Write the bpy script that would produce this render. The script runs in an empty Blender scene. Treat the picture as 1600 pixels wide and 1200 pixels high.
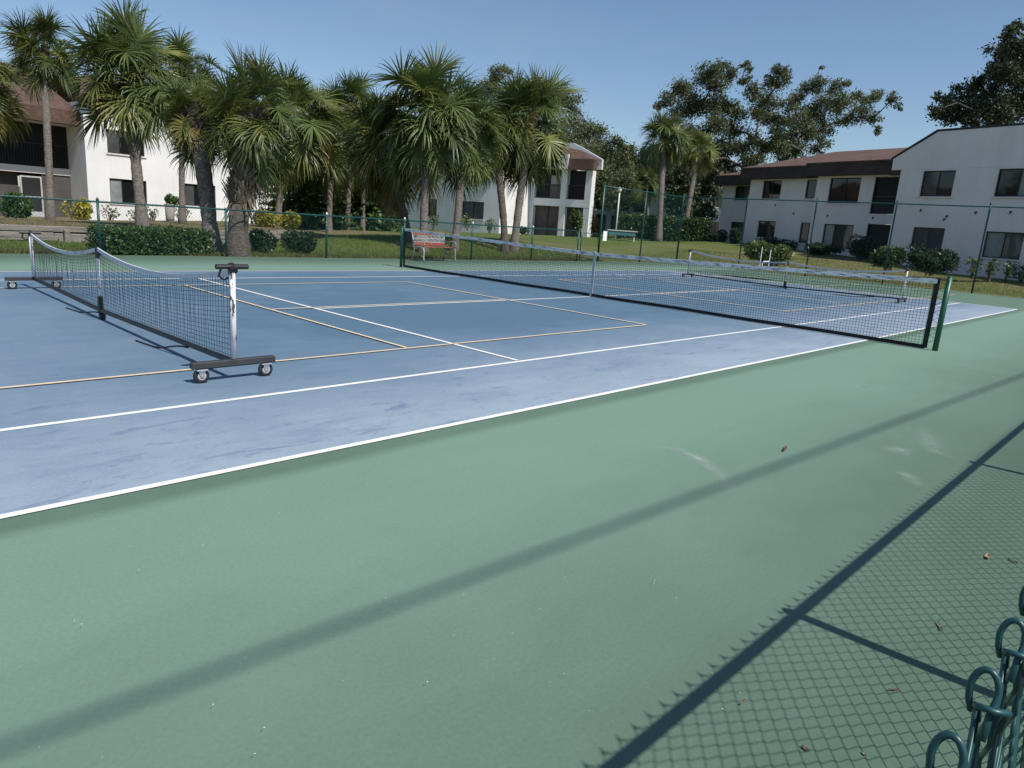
import bpy, math, random
from mathutils import Vector, Matrix
R = math.radians
random.seed(7)
sc = bpy.context.scene
col = sc.collection

# ------------------------------------------------------------------ camera
CAM = Vector((-11.68936, -9.07469, 1.43739))
YAW, PIT, ROL, FPX = 0.7624058, -0.2279412, 0.0702690, 1100.6786
_f = Vector((math.cos(YAW)*math.cos(PIT), math.sin(YAW)*math.cos(PIT), math.sin(PIT)))
_r0 = Vector((math.sin(YAW), -math.cos(YAW), 0)); _u0 = _r0.cross(_f)
_r = _r0*math.cos(ROL) + _u0*math.sin(ROL); _u = -_r0*math.sin(ROL) + _u0*math.cos(ROL)
cd = bpy.data.cameras.new('camera'); cam = bpy.data.objects.new('camera', cd); col.objects.link(cam)
cam.matrix_world = Matrix(((_r.x, _u.x, -_f.x, CAM.x), (_r.y, _u.y, -_f.y, CAM.y), (_r.z, _u.z, -_f.z, CAM.z), (0, 0, 0, 1)))
cd.sensor_width = 36; cd.lens = FPX/1600*36; cd.clip_start = 0.01; cd.clip_end = 3000
sc.camera = cam

# ------------------------------------------------------------------ sky, sun, exposure
w = bpy.data.worlds.new('World'); sc.world = w; w.use_nodes = True
wn = w.node_tree; bg = wn.nodes['Background']
sky = wn.nodes.new('ShaderNodeTexSky'); sky.sky_type = 'NISHITA'; sky.sun_disc = False
sky.sun_elevation = R(53); sky.sun_rotation = R(178); sky.air_density = 1.0; sky.dust_density = 0.5; sky.ozone_density = 3.8; sky.altitude = 0
_tc = wn.nodes.new('ShaderNodeTexCoord'); _mp = wn.nodes.new('ShaderNodeMapping'); _mp.inputs['Scale'].default_value = (1.1, 1.1, 3.2); _mp.inputs['Rotation'].default_value = (0, 0, R(35))
_cn = wn.nodes.new('ShaderNodeTexNoise'); _cn.inputs['Scale'].default_value = 2.3; _cn.inputs['Detail'].default_value = 9; _cn.inputs['Roughness'].default_value = .62; _cn.inputs['Distortion'].default_value = .5
wn.links.new(_tc.outputs['Generated'], _mp.inputs[0]); wn.links.new(_mp.outputs[0], _cn.inputs['Vector'])
_cr = wn.nodes.new('ShaderNodeValToRGB'); _cr.color_ramp.elements[0].position = .50; _cr.color_ramp.elements[0].color = (0, 0, 0, 1); _cr.color_ramp.elements[1].position = .85; _cr.color_ramp.elements[1].color = (.36, .36, .36, 1)
wn.links.new(_cn.outputs[0], _cr.inputs[0])
_cm = wn.nodes.new('ShaderNodeMix'); _cm.data_type = 'RGBA'; _cm.inputs[7].default_value = (3.4, 3.8, 4.3, 1)
wn.links.new(_cr.outputs[0], _cm.inputs[0]); wn.links.new(sky.outputs[0], _cm.inputs[6]); wn.links.new(_cm.outputs[2], bg.inputs[0]); bg.inputs[1].default_value = 0.098   # with thin high haze
sl = bpy.data.lights.new('sun', 'SUN'); sl.energy = 4.3; sl.angle = R(0.53); sl.color = (1.0, 0.955, 0.88)
so = bpy.data.objects.new('sun', sl); col.objects.link(so)
so.rotation_euler = Vector((-0.03, 0.6, -0.8)).to_track_quat('-Z', 'Y').to_euler()
so.location = (0, -30, 40)
sc.view_settings.view_transform = 'Standard'; sc.view_settings.look = 'None'
sc.view_settings.exposure = 0.22; sc.view_settings.gamma = 1; sc.view_settings.use_curve_mapping = False

# ------------------------------------------------------------------ photo pixel -> world helpers
def ray(u, v): return _f + _r*((u-800)/FPX) + _u*((600-v)/FPX)
def at(u, v, d): return CAM + ray(u, v)*d
def flat(u, v, z=0.0):
    r = ray(u, v); return CAM + r*((z-CAM.z)/r.z)
def depth(p): return (Vector(p)-CAM).dot(_f)
def sst(a, b, x):
    t = max(0.0, min(1.0, (x-a)/(b-a))); return t*t*(3-2*t)
WALL = [(-16.0, 13.5), (-4.0, 13.9), (3.4, 17.2)]         # the low timber retaining wall
def wall_y(x):
    for (x0, y0), (x1, y1) in zip(WALL, WALL[1:]):
        if x <= x1: return y0 + (y1-y0)*(x-x0)/(x1-x0)
    return WALL[-1][1] + (x-WALL[-1][0])*0.44
CTRL = [(2.3, 35.2, -.14), (-6, 36, -.22), (8, 36, .0), (15, 45, .2), (24.5, 33, .3), (24, 24, .48), (27, 20, .7), (26.6, -2.3, .38),
        (28.5, 3.5, .6), (33, 8, .85), (36, 14, 1.0), (42, 26, 1.1), (60, 45, 1.2), (34, 40, .6), (4.5, 22, .22), (9, 22, .34), (14, 22, .42), (8, 13, .62), (12, 13, .62), (16, 13, .5),
        (0, 12, -.05), (-3, 16, -.06), (0, 16, -.05), (-3, 20, -.06), (1, 20, .0), (4.8, 13.5, .55), (20, 13, .25), (24, 10, .45), (22, 0, .2), (22, -5, .12), (24, -8, .25), (-12, 30, 0), (-10, 12, 0), (-20, 0, 0), (0, -30, 0), (30, -30, .3)]
def gz(x, y):
    s = ws = 0.0
    for (cx, cy, cz) in CTRL:
        q = 1.0/((x-cx)**2+(y-cy)**2+.5)**1.5; s += q*cz; ws += q
    z = s/ws
    d = max(-18.4-x, x-18.5, -9.5-y, y-9.5, 0)
    z *= sst(0.0, 7.0, d)
    wy = wall_y(x)
    if y > wy+.05 and x < 6:
        z += (0.40-0.0)*(1-sst(wy+3, wy+17, y))*(1-sst(2.2, 5.5, x))
    if d <= 0: z = -0.04
    return z
def onground(u, v, far=160):
    r = ray(u, v); t = 6.0
    while t < far:
        p = CAM + r*t
        if p.z <= gz(p.x, p.y): return p
        t += .08
    return CAM + r*far

# ------------------------------------------------------------------ object helpers
def tag(o, label=None, cat=None, group=None, kind=None):
    if label: o['label'] = label
    if cat: o['category'] = cat
    if group: o['group'] = group
    if kind: o['kind'] = kind
    return o
def empty(name, loc=(0, 0, 0), rz=0.0, label=None, cat=None, group=None):
    o = bpy.data.objects.new(name, None); col.objects.link(o); o.empty_display_size = .2
    o.location = loc; o.rotation_euler = (0, 0, rz); tag(o, label, cat, group); return o
def link(name, me, parent=None, loc=None, rot=None, scale=None):
    o = bpy.data.objects.new(name, me); col.objects.link(o)
    if parent: o.parent = parent
    if loc is not None: o.location = loc
    if rot is not None: o.rotation_euler = rot
    if scale is not None: o.scale = (scale,)*3 if isinstance(scale, (int, float)) else scale
    return o
class MB:
    def __init__(s): s.v = []; s.f = []
    def quad(s, a, b, c, d):
        n = len(s.v); s.v += [tuple(a), tuple(b), tuple(c), tuple(d)]; s.f.append((n, n+1, n+2, n+3))
    def tri(s, a, b, c):
        n = len(s.v); s.v += [tuple(a), tuple(b), tuple(c)]; s.f.append((n, n+1, n+2))
    def poly(s, pts):
        n = len(s.v); s.v += [tuple(p) for p in pts]; s.f.append(tuple(range(n, n+len(pts))))
    def box(s, x0, x1, y0, y1, z0, z1, m=None):
        n = len(s.v)
        c = [(x0, y0, z0), (x1, y0, z0), (x1, y1, z0), (x0, y1, z0), (x0, y0, z1), (x1, y0, z1), (x1, y1, z1), (x0, y1, z1)]
        if m: c = [tuple(m @ Vector(q)) for q in c]
        s.v += c
        s.f += [(n, n+3, n+2, n+1), (n+4, n+5, n+6, n+7), (n, n+1, n+5, n+4), (n+1, n+2, n+6, n+5), (n+2, n+3, n+7, n+6), (n+3, n, n+4, n+7)]
    def bbox(s, x0, x1, y0, y1, z0, z1, b=.006, m=None):      # box with its vertical and top edges cut
        ring = [(x0+b, y0), (x1-b, y0), (x1, y0+b), (x1, y1-b), (x1-b, y1), (x0+b, y1), (x0, y1-b), (x0, y0+b)]
        n = len(s.v); cx, cy = (x0+x1)/2, (y0+y1)/2
        def sh(p): return (p[0]+(b if p[0] < cx else -b), p[1]+(b if p[1] < cy else -b))
        P = [(x, y, z0) for x, y in ring]+[(x, y, z1-b) for x, y in ring]+[(*sh(q), z1) for q in ring]
        if m: P = [tuple(m @ Vector(q)) for q in P]
        s.v += P
        for k in (0, 8):
            for i in range(8): j = (i+1) % 8; s.f.append((n+k+i, n+k+j, n+k+8+j, n+k+8+i))
        s.f.append(tuple(n+16+i for i in range(8))); s.f.append(tuple(n+7-i for i in range(8)))
    def extrude(s, prof, fa, fb):       # prof: 2D points; fa, fb map a 2D point to the near / far 3D point
        n = len(s.v); k = len(prof)
        s.v += [tuple(fa(*p)) for p in prof]+[tuple(fb(*p)) for p in prof]
        s.f.append(tuple(range(n, n+k))); s.f.append(tuple(range(n+2*k-1, n+k-1, -1)))
        for i in range(k): j = (i+1) % k; s.f.append((n+i, n+k+i, n+k+j, n+j))
    def tube(s, pts, r, n=6, cap=True, ref=None):
        pts = [Vector(p) for p in pts]; k = len(pts)
        rs = r if isinstance(r, (list, tuple)) else [r]*k
        st = len(s.v); prev = Vector(ref) if ref else None
        for i in range(k):
            t = (pts[min(i+1, k-1)]-pts[max(i-1, 0)])
            t = t.normalized() if t.length > 1e-9 else Vector((0, 0, 1))
            if prev is None: prev = Vector((0, 0, 1)) if abs(t.z) < .9 else Vector((1, 0, 0))
            a = prev-t*prev.dot(t)
            if a.length < 1e-5: a = t.orthogonal()
            a.normalize(); b = t.cross(a); prev = a
            for j in range(n):
                an = 2*math.pi*j/n; q = pts[i]+(a*math.cos(an)+b*math.sin(an))*rs[i]; s.v.append((q.x, q.y, q.z))
        for i in range(k-1):
            for j in range(n):
                j2 = (j+1) % n; s.f.append((st+i*n+j, st+i*n+j2, st+(i+1)*n+j2, st+(i+1)*n+j))
        if cap:
            s.f.append(tuple(st+n-1-j for j in range(n))); s.f.append(tuple(st+(k-1)*n+j for j in range(n)))
    def dome(s, c, r, h, n=10, m=4):
        pts = [Vector(c)+Vector((0, 0, h*math.sin(math.pi/2*i/m))) for i in range(m+1)]
        s.tube(pts, [max(r*math.cos(math.pi/2*i/m), .0005) for i in range(m+1)], n, ref=(1, 0, 0))
    def lathe(s, c, ax, prof, n=14):          # prof: (radius, along axis)
        ax = Vector(ax).normalized(); a = ax.orthogonal().normalized()
        pts = [Vector(c)+ax*h for _, h in prof]; b = ax.cross(a); st = len(s.v)
        for (r, h), p in zip(prof, pts):
            for j in range(n):
                an = 2*math.pi*j/n; q = p+(a*math.cos(an)+b*math.sin(an))*max(r, .0004); s.v.append(tuple(q))
        for i in range(len(prof)-1):
            for j in range(n):
                j2 = (j+1) % n; s.f.append((st+i*n+j, st+i*n+j2, st+(i+1)*n+j2, st+(i+1)*n+j))
        s.f.append(tuple(st+n-1-j for j in range(n))); s.f.append(tuple(st+(len(prof)-1)*n+j for j in range(n)))
    def mesh(s, name, mat, smooth=False):
        me = bpy.data.meshes.new(name); me.from_pydata(s.v, [], s.f)
        if mat: me.materials.append(mat)
        if smooth: me.polygons.foreach_set('use_smooth', [True]*len(me.polygons))
        me.update(); return me
    def build(s, name, mat, parent=None, smooth=False): return link(name, s.mesh(name, mat, smooth), parent)

# ------------------------------------------------------------------ materials
def nodes(name):
    m = bpy.data.materials.new(name); m.use_nodes = True
    return m, m.node_tree, m.node_tree.nodes['Principled BSDF']
def noise(nt, scale, detail=4, rough=.6, vec=None, stretch=None):
    n = nt.nodes.new('ShaderNodeTexNoise'); n.inputs['Scale'].default_value = scale
    n.inputs['Detail'].default_value = detail; n.inputs['Roughness'].default_value = rough
    tc = nt.nodes.new('ShaderNodeTexCoord'); mp = nt.nodes.new('ShaderNodeMapping')
    if stretch: mp.inputs['Scale'].default_value = stretch
    nt.links.new(tc.outputs['Object'], mp.inputs[0]); nt.links.new(mp.outputs[0], n.inputs['Vector'])
    return n
def ramp(nt, src, stops):
    r = nt.nodes.new('ShaderNodeValToRGB'); e = r.color_ramp.elements
    e[0].position, e[0].color = stops[0][0], (*stops[0][1], 1) if len(stops[0][1]) == 3 else stops[0][1]
    e[1].position, e[1].color = stops[-1][0], (*stops[-1][1], 1)
    for p, c in stops[1:-1]:
        q = e.new(p); q.color = (*c, 1)
    nt.links.new(src, r.inputs[0]); return r.outputs[0]
def mixc(nt, fac, a, b, mode='MIX'):
    m = nt.nodes.new('ShaderNodeMix'); m.data_type = 'RGBA'; m.blend_type = mode
    for sock, val in ((m.inputs['Factor'], fac), (m.inputs['A'], a), (m.inputs['B'], b)) if False else ((m.inputs[0], fac), (m.inputs[6], a), (m.inputs[7], b)):
        if hasattr(val, 'is_linked') or hasattr(val, 'links'): nt.links.new(val, sock)
        elif isinstance(val, (int, float)): sock.default_value = val
        else: sock.default_value = (*val, 1)
    return m.outputs[2]
def bump(nt, bs, src, strength=.3, dist=.01):
    b = nt.nodes.new('ShaderNodeBump'); b.inputs['Strength'].default_value = strength; b.inputs['Distance'].default_value = dist
    nt.links.new(src, b.inputs['Height']); nt.links.new(b.outputs[0], bs.inputs['Normal'])
def mat(name, c, rough=.6, amt=.15, scale=8, bumps=0, bscale=40, metal=0, spec=.5, stretch=None, bdist=.01):
    m, nt, b = nodes(name)
    n = noise(nt, scale, 5, .6, stretch=stretch)
    lo = tuple(x*(1-amt) for x in c); hi = tuple(min(1, x*(1+amt)) for x in c)
    nt.links.new(ramp(nt, n.outputs[0], [(.3, lo), (.7, hi)]), b.inputs['Base Color'])
    b.inputs['Roughness'].default_value = rough; b.inputs['Metallic'].default_value = metal
    b.inputs['Specular IOR Level'].default_value = spec
    if bumps: bump(nt, b, noise(nt, bscale, 4, .6, stretch=stretch).outputs[0], bumps, bdist)
    return m
def leafmat(name, c1, c2, trans=.25, rough=.45, vary=.25, spec=.4):
    m, nt, b = nodes(name)
    oi = nt.nodes.new('ShaderNodeObjectInfo')
    n = noise(nt, 1.7, 3); cc = ramp(nt, n.outputs[0], [(.3, c1), (.7, c2)])
    hs = nt.nodes.new('ShaderNodeHueSaturation'); nt.links.new(cc, hs.inputs['Color'])
    mr = nt.nodes.new('ShaderNodeMapRange'); mr.inputs['To Min'].default_value = 1-vary; mr.inputs['To Max'].default_value = 1+vary
    nt.links.new(oi.outputs['Random'], mr.inputs[0]); nt.links.new(mr.outputs[0], hs.inputs['Value'])
    nt.links.new(hs.outputs[0], b.inputs['Base Color']); b.inputs['Roughness'].default_value = rough
    b.inputs['Specular IOR Level'].default_value = spec
    tr = nt.nodes.new('ShaderNodeBsdfTranslucent'); nt.links.new(hs.outputs[0], tr.inputs[0])
    mx = nt.nodes.new('ShaderNodeMixShader'); mx.inputs[0].default_value = trans
    nt.links.new(b.outputs[0], mx.inputs[1]); nt.links.new(tr.outputs[0], mx.inputs[2])
    nt.links.new(mx.outputs[0], nt.nodes['Material Output'].inputs[0]); return m

def mathn(nt, op, a, b=None, c=None, clamp=False):
    n = nt.nodes.new('ShaderNodeMath'); n.operation = op; n.use_clamp = clamp
    for k, v in enumerate((a, b, c)):
        if v is None: continue
        if isinstance(v, (int, float)): n.inputs[k].default_value = v
        else: nt.links.new(v, n.inputs[k])
    return n.outputs[0]
def court_material(name, c_fresh_dim, c_mid, c_worn, dark, marks, wear_falloff, mott=1.0):
    """acrylic paint; wear(nt, x, y) gives 0 (fresh; on green also painted falloff) .. 1 (chalky) over the court."""
    m, nt, b = nodes(name)
    tc = nt.nodes.new('ShaderNodeTexCoord'); sp = nt.nodes.new('ShaderNodeSeparateXYZ'); nt.links.new(tc.outputs['Object'], sp.inputs[0])
    big = noise(nt, .30, 5, .6); mid = noise(nt, 2.2, 6, .65, stretch=(.6, 1.3, 1)); fine = noise(nt, 60, 3, .7)
    w_ = wear_falloff(nt, sp.outputs[0], sp.outputs[1])
    w_ = mathn(nt, 'ADD', w_, mathn(nt, 'MULTIPLY_ADD', big.outputs[0], .9*mott, -.45*mott)); w_ = mathn(nt, 'ADD', w_, mathn(nt, 'MULTIPLY_ADD', mid.outputs[0], .55*mott, -.275*mott), clamp=True)
    c = ramp(nt, w_, [(0, c_fresh_dim), (.5, c_mid), (1, c_worn)])
    for sc_, stv, lo, hi, k, rot in ((3.1, (.45, 1.7, 1), .33, .43, 1.0, .25), (6.2, (.5, 1.5, 1), .34, .42, .9, -.5), (1.1, (.6, 1.2, 1), .32, .46, .5, .1), (9.0, (.8, 1.2, 1), .33, .40, .8, .9)):
        n = noise(nt, sc_, 8, .74, stretch=stv); n.inputs['Distortion'].default_value = .6
        mp = n.inputs['Vector'].links[0].from_node; mp.inputs['Rotation'].default_value = (0, 0, rot)
        f = mathn(nt, 'MULTIPLY', ramp(nt, n.outputs[0], [(lo, (1,)*3), (hi, (0,)*3)]), marks*k); c = mixc(nt, f, c, dark)
    c = mixc(nt, 1.0, c, ramp(nt, fine.outputs[0], [(.3, (.92,)*3), (.7, (1.07,)*3)]), 'MULTIPLY')
    nt.links.new(c, b.inputs['Base Color']); b.inputs['Roughness'].default_value = .75; b.inputs['Specular IOR Level'].default_value = .3
    bump(nt, b, noise(nt, 240, 3, .7).outputs[0], .25, .002); return m
def wear_blue(nt, x, y):      # chalky along the edges and behind the kitchens, fresh paint near the nets
    e = mathn(nt, 'SMOOTH_MAX', mathn(nt, 'MULTIPLY_ADD', mathn(nt, 'MAXIMUM', mathn(nt, 'MULTIPLY', y, -1.0), mathn(nt, 'MULTIPLY', y, .55)), .30, -.75), mathn(nt, 'MULTIPLY_ADD', mathn(nt, 'ABSOLUTE', x), .16, -1.35), .3)
    return mathn(nt, 'ADD', e, .12, clamp=True)
def overlap_falloff(nt, x, y):     # fresher overlap strip along the lines; lens and view falloff painted darker outward
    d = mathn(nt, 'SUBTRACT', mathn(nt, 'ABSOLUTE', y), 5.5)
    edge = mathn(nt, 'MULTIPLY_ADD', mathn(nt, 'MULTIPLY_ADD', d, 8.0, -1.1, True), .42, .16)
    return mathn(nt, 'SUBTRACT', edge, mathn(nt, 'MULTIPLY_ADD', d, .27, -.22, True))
M = {}
M['green'] = court_material('green_acrylic', (.080, .135, .097), (.152, .246, .190), (.195, .292, .236), (.078, .135, .100), .06, overlap_falloff, .42)
M['blue'] = court_material('blue_acrylic', (.080, .147, .215), (.160, .225, .300), (.272, .336, .405), (.090, .145, .245), .62, wear_blue)
M['white_line'] = mat('white_line_paint', (.76, .76, .73), .6, .06, 9)
M['cream_line'] = mat('cream_line_paint', (.70, .56, .38), .6, .08, 9)
M['vinyl'] = mat('green_vinyl', (.006, .060, .056), .38, .2, 20)
M['postgreen'] = mat('green_post_paint', (.010, .075, .044), .4, .2, 12)
M['vinyl_wire'] = mat('green_wire', (.015, .066, .070), .38, .2, 30)
M['cap'] = mat('white_cap', (.62, .64, .60), .4, .1, 20)
M['black'] = mat('black_cord', (.012, .013, .015), .7, .2, 30)
M['blackplastic'] = mat('black_plastic', (.016, .016, .018), .45, .2, 20)
M['band'] = mat('black_webbing', (.014, .014, .016), .8, .3, 20)
M['rail'] = mat('dark_steel', (.035, .036, .040), .5, .3, 9)
M['galv'] = mat('bright_zinc', (.55, .56, .58), .35, .2, 25, metal=.8)
M['hub'] = mat('grey_hub', (.40, .41, .42), .5, .15, 30)
M['rubber'] = mat('tyre_rubber', (.018, .018, .02), .7, .2, 30)
def stained(name, c, dirt, lo, hi, scale, stretch=None):
    m, nt, b = nodes(name); n = noise(nt, scale, 7, .72, stretch=stretch)
    nt.links.new(ramp(nt, n.outputs[0], [(lo, dirt), (hi, c)]), b.inputs['Base Color']); b.inputs['Roughness'].default_value = .7; return m
M['tape'] = stained('dirty_white_tape', (.80, .80, .79), (.06, .065, .07), .36, .52, 6, (1, .8, 5))
M['ptape'] = stained('white_vinyl_tape', (.58, .60, .64), (.30, .31, .33), .30, .46, 5)
M['wpost'] = stained('flaking_white_post', (.74, .72, .74), (.05, .045, .05), .40, .44, 14, (1.5, 1.5, .5))
M['strap'] = mat('grey_strap', (.42, .43, .44), .8, .2, 30)
# buildings
def stucco(name, c, amt=.04):
    m, nt, b = nodes(name); n = noise(nt, .8, 6, .65); st = noise(nt, 1.1, 7, .75, stretch=(1.3, 1.3, .22)); pt = noise(nt, .35, 3, .5)
    base = ramp(nt, n.outputs[0], [(.3, tuple(x*(1-amt*2) for x in c)), (.7, tuple(min(.9, x*(1+amt)) for x in c))])
    base = mixc(nt, 1.0, base, ramp(nt, st.outputs[0], [(.30, (.91, .905, .89)), (.50, (1, 1, 1))]), 'MULTIPLY')
    base = mixc(nt, 1.0, base, ramp(nt, pt.outputs[0], [(.35, (.95, .95, .95)), (.65, (1.02, 1.02, 1.02))]), 'MULTIPLY')
    nt.links.new(base, b.inputs['Base Color']); b.inputs['Roughness'].default_value = .9; bump(nt, b, noise(nt, 25, 5, .7).outputs[0], .4, .012); return m
M['stucco'] = stucco('white_stucco', (.78, .77, .76))
M['stucco2'] = stucco('pale_stucco', (.78, .715, .70))
def shingle(name, c, rows=5.0):
    m, nt, b = nodes(name)
    tc = nt.nodes.new('ShaderNodeTexCoord'); br = nt.nodes.new('ShaderNodeTexBrick')
    mp = nt.nodes.new('ShaderNodeMapping'); mp.inputs['Rotation'].default_value = (R(90), 0, 0)
    nt.links.new(tc.outputs['Object'], mp.inputs[0]); nt.links.new(mp.outputs[0], br.inputs['Vector'])
    br.inputs['Scale'].default_value = rows; br.inputs['Color1'].default_value = (*[x*1.15 for x in c], 1); br.inputs['Color2'].default_value = (*[x*.8 for x in c], 1)
    br.inputs['Mortar'].default_value = (*[x*.45 for x in c], 1); br.inputs['Mortar Size'].default_value = .012; br.inputs['Brick Width'].default_value = 1.1; br.inputs['Row Height'].default_value = .55
    n = noise(nt, .9, 6, .7); g = ramp(nt, n.outputs[0], [(.3, (.72,)*3), (.7, (1.2,)*3)])
    nt.links.new(mixc(nt, 1.0, br.outputs[0], g, 'MULTIPLY'), b.inputs['Base Color']); b.inputs['Roughness'].default_value = .9
    bump(nt, b, br.outputs[1], -.5, .02); return m
M['shingle'] = shingle('brown_shingle', (.105, .060, .045))
M['fascia'] = shingle('dark_fascia_shingle', (.052, .034, .028), 4)
M['fascia_l'] = shingle('brown_fascia_shingle', (.095, .055, .038), 4)
M['bronze'] = mat('bronze_frame', (.016, .013, .013), .45, .2, 10)
M['alu'] = mat('pale_frame', (.45, .45, .45), .5, .1, 10)
M['sill'] = mat('painted_sill', (.62, .58, .58), .8, .1, 6)
def glass(name, c, rough=.04):
    m, nt, b = nodes(name); n = noise(nt, 1.1, 4)
    nt.links.new(ramp(nt, n.outputs[0], [(.3, tuple(x*.7 for x in c)), (.7, tuple(x*1.3 for x in c))]), b.inputs['Base Color'])
    b.inputs['Roughness'].default_value = rough; b.inputs['Specular IOR Level'].default_value = .55
    bump(nt, b, noise(nt, .8, 2).outputs[0], .05, .05); return m
M['glass'] = glass('dark_glass', (.012, .013, .014)); M['glass_c'] = glass('curtained_glass', (.075, .075, .078)); M['glass_b'] = glass('blind_glass', (.22, .24, .24), .15)
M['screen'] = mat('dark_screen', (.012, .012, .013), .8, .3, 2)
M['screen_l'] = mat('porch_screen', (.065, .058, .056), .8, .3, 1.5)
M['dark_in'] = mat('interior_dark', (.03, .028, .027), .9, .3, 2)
# ground and plants
def lawn_material():
    m, nt, b = nodes('lawn_grass')
    n1 = noise(nt, .35, 5, .6); n2 = noise(nt, 6, 6, .75); n3 = noise(nt, 60, 4, .8)
    gr = ramp(nt, n2.outputs[0], [(.3, (.060, .098, .018)), (.5, (.098, .140, .030)), (.7, (.145, .165, .050))])
    dr = ramp(nt, n2.outputs[0], [(.3, (.165, .128, .070)), (.7, (.250, .205, .115))])
    at_ = nt.nodes.new('ShaderNodeAttribute'); at_.attribute_name = 'dry'
    ad = nt.nodes.new('ShaderNodeMath'); ad.operation = 'ADD'; nt.links.new(at_.outputs['Fac'], ad.inputs[0])
    m2 = nt.nodes.new('ShaderNodeMath'); m2.operation = 'MULTIPLY_ADD'; nt.links.new(n1.outputs[0], m2.inputs[0]); m2.inputs[1].default_value = 1.5; m2.inputs[2].default_value = -.72
    nt.links.new(m2.outputs[0], ad.inputs[1]); ad.use_clamp = True
    nt.links.new(mixc(nt, ad.outputs[0], gr, dr), b.inputs['Base Color']); b.inputs['Roughness'].default_value = .9; b.inputs['Specular IOR Level'].default_value = .2
    bump(nt, b, n3.outputs[0], .9, .05); return m
M['lawn'] = lawn_material()
M['blade'] = leafmat('grass_blade', (.105, .165, .030), (.190, .240, .060), .45, .6, 0)
M['blade_dry'] = leafmat('dry_blade', (.14, .12, .05), (.22, .19, .09), .3, .7, 0)
M['frond'] = leafmat('palm_green', (.064, .098, .030), (.126, .162, .050), .22, .42, .35, .35)
M['frond_o'] = leafmat('palm_olive', (.112, .138, .034), (.195, .208, .056), .25, .42, .3, .35)
M['frond_y'] = leafmat('palm_yellowing', (.145, .15, .035), (.26, .20, .06), .3, .5, .25)
M['frond_d'] = leafmat('palm_dead', (.135, .09, .05), (.23, .165, .10), .2, .8, .25)
M['bark'] = mat('palm_bark', (.165, .140, .120), .9, .55, 9, 1, 16, stretch=(1, 1, 2.5), bdist=.04)
M['bark_d'] = mat('palm_bark_dark', (.110, .088, .072), .9, .55, 9, 1, 16, stretch=(1, 1, 2.5), bdist=.04)
M['boot'] = mat('palm_boots', (.12, .092, .070), .9, .4, 8)
M['oakbark'] = mat('oak_bark', (.065, .058, .050), .9, .35, 5, .8, 10, stretch=(1, 1, .4), bdist=.04)
M['oak'] = leafmat('oak_leaf', (.070, .092, .040), (.150, .172, .078), .32, .5, .15)
M['oak_d'] = leafmat('dark_oak_leaf', (.030, .048, .022), (.068, .090, .040), .15, .5, .15)
M['hedge'] = leafmat('hedge_leaf', (.042, .080, .022), (.085, .145, .040), .2, .4, .15)
M['hedge_d'] = leafmat('dark_hedge_leaf', (.018, .038, .017), (.042, .072, .030), .15, .4, .15)
M['hedge_l'] = leafmat('light_hedge_leaf', (.060, .095, .022), (.12, .165, .045), .25, .45, .15)
M['croton'] = leafmat('yellow_croton', (.20, .20, .02), (.48, .42, .04), .25, .45, .1)
M['red'] = leafmat('reddish_leaf', (.12, .05, .02), (.16, .13, .03), .2, .5, .2)
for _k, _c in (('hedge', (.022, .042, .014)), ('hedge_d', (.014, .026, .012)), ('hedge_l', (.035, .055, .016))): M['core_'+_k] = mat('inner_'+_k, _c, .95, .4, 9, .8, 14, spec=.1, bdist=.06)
M['twig'] = mat('twig', (.10, .08, .06), .9, .3, 8)
M['timber'] = mat('weathered_timber', (.235, .205, .180), .9, .4, 3, .8, 18, stretch=(.35, 4, 4), bdist=.02)
M['redwood'] = mat('red_bench_board', (.27, .072, .048), .6, .25, 7, .2, 30, stretch=(.5, 4, 4))
M['castw'] = mat('white_cast_iron', (.50, .50, .49), .5, .15, 15)
M['castg'] = mat('grey_cast_iron', (.30, .31, .31), .5, .3, 15)
M['brownboard'] = mat('brown_bench_board', (.16, .12, .07), .7, .3, 7)
M['sign'] = mat('white_sign', (.78, .78, .76), .5, .04, 10)
M['teal'] = mat('teal_board', (.05, .16, .17), .5, .2, 8)
M['pvc'] = mat('white_pvc', (.72, .72, .70), .4, .06, 12)
M['litter'] = mat('dry_leaf', (.32, .23, .13), .8, .4, 60)
M['litter_d'] = mat('brown_leaf', (.13, .07, .04), .8, .4, 60)
M['speck'] = mat('pale_speck', (.6, .58, .52), .8, .2, 60)
M['cable'] = mat('cable_black', (.02, .02, .02), .6, .2, 5)
M['wood'] = mat('pole_wood', (.16, .12, .09), .9, .3, 4)
M['terracotta'] = mat('grey_planter', (.30, .27, .25), .9, .2, 6)

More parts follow.
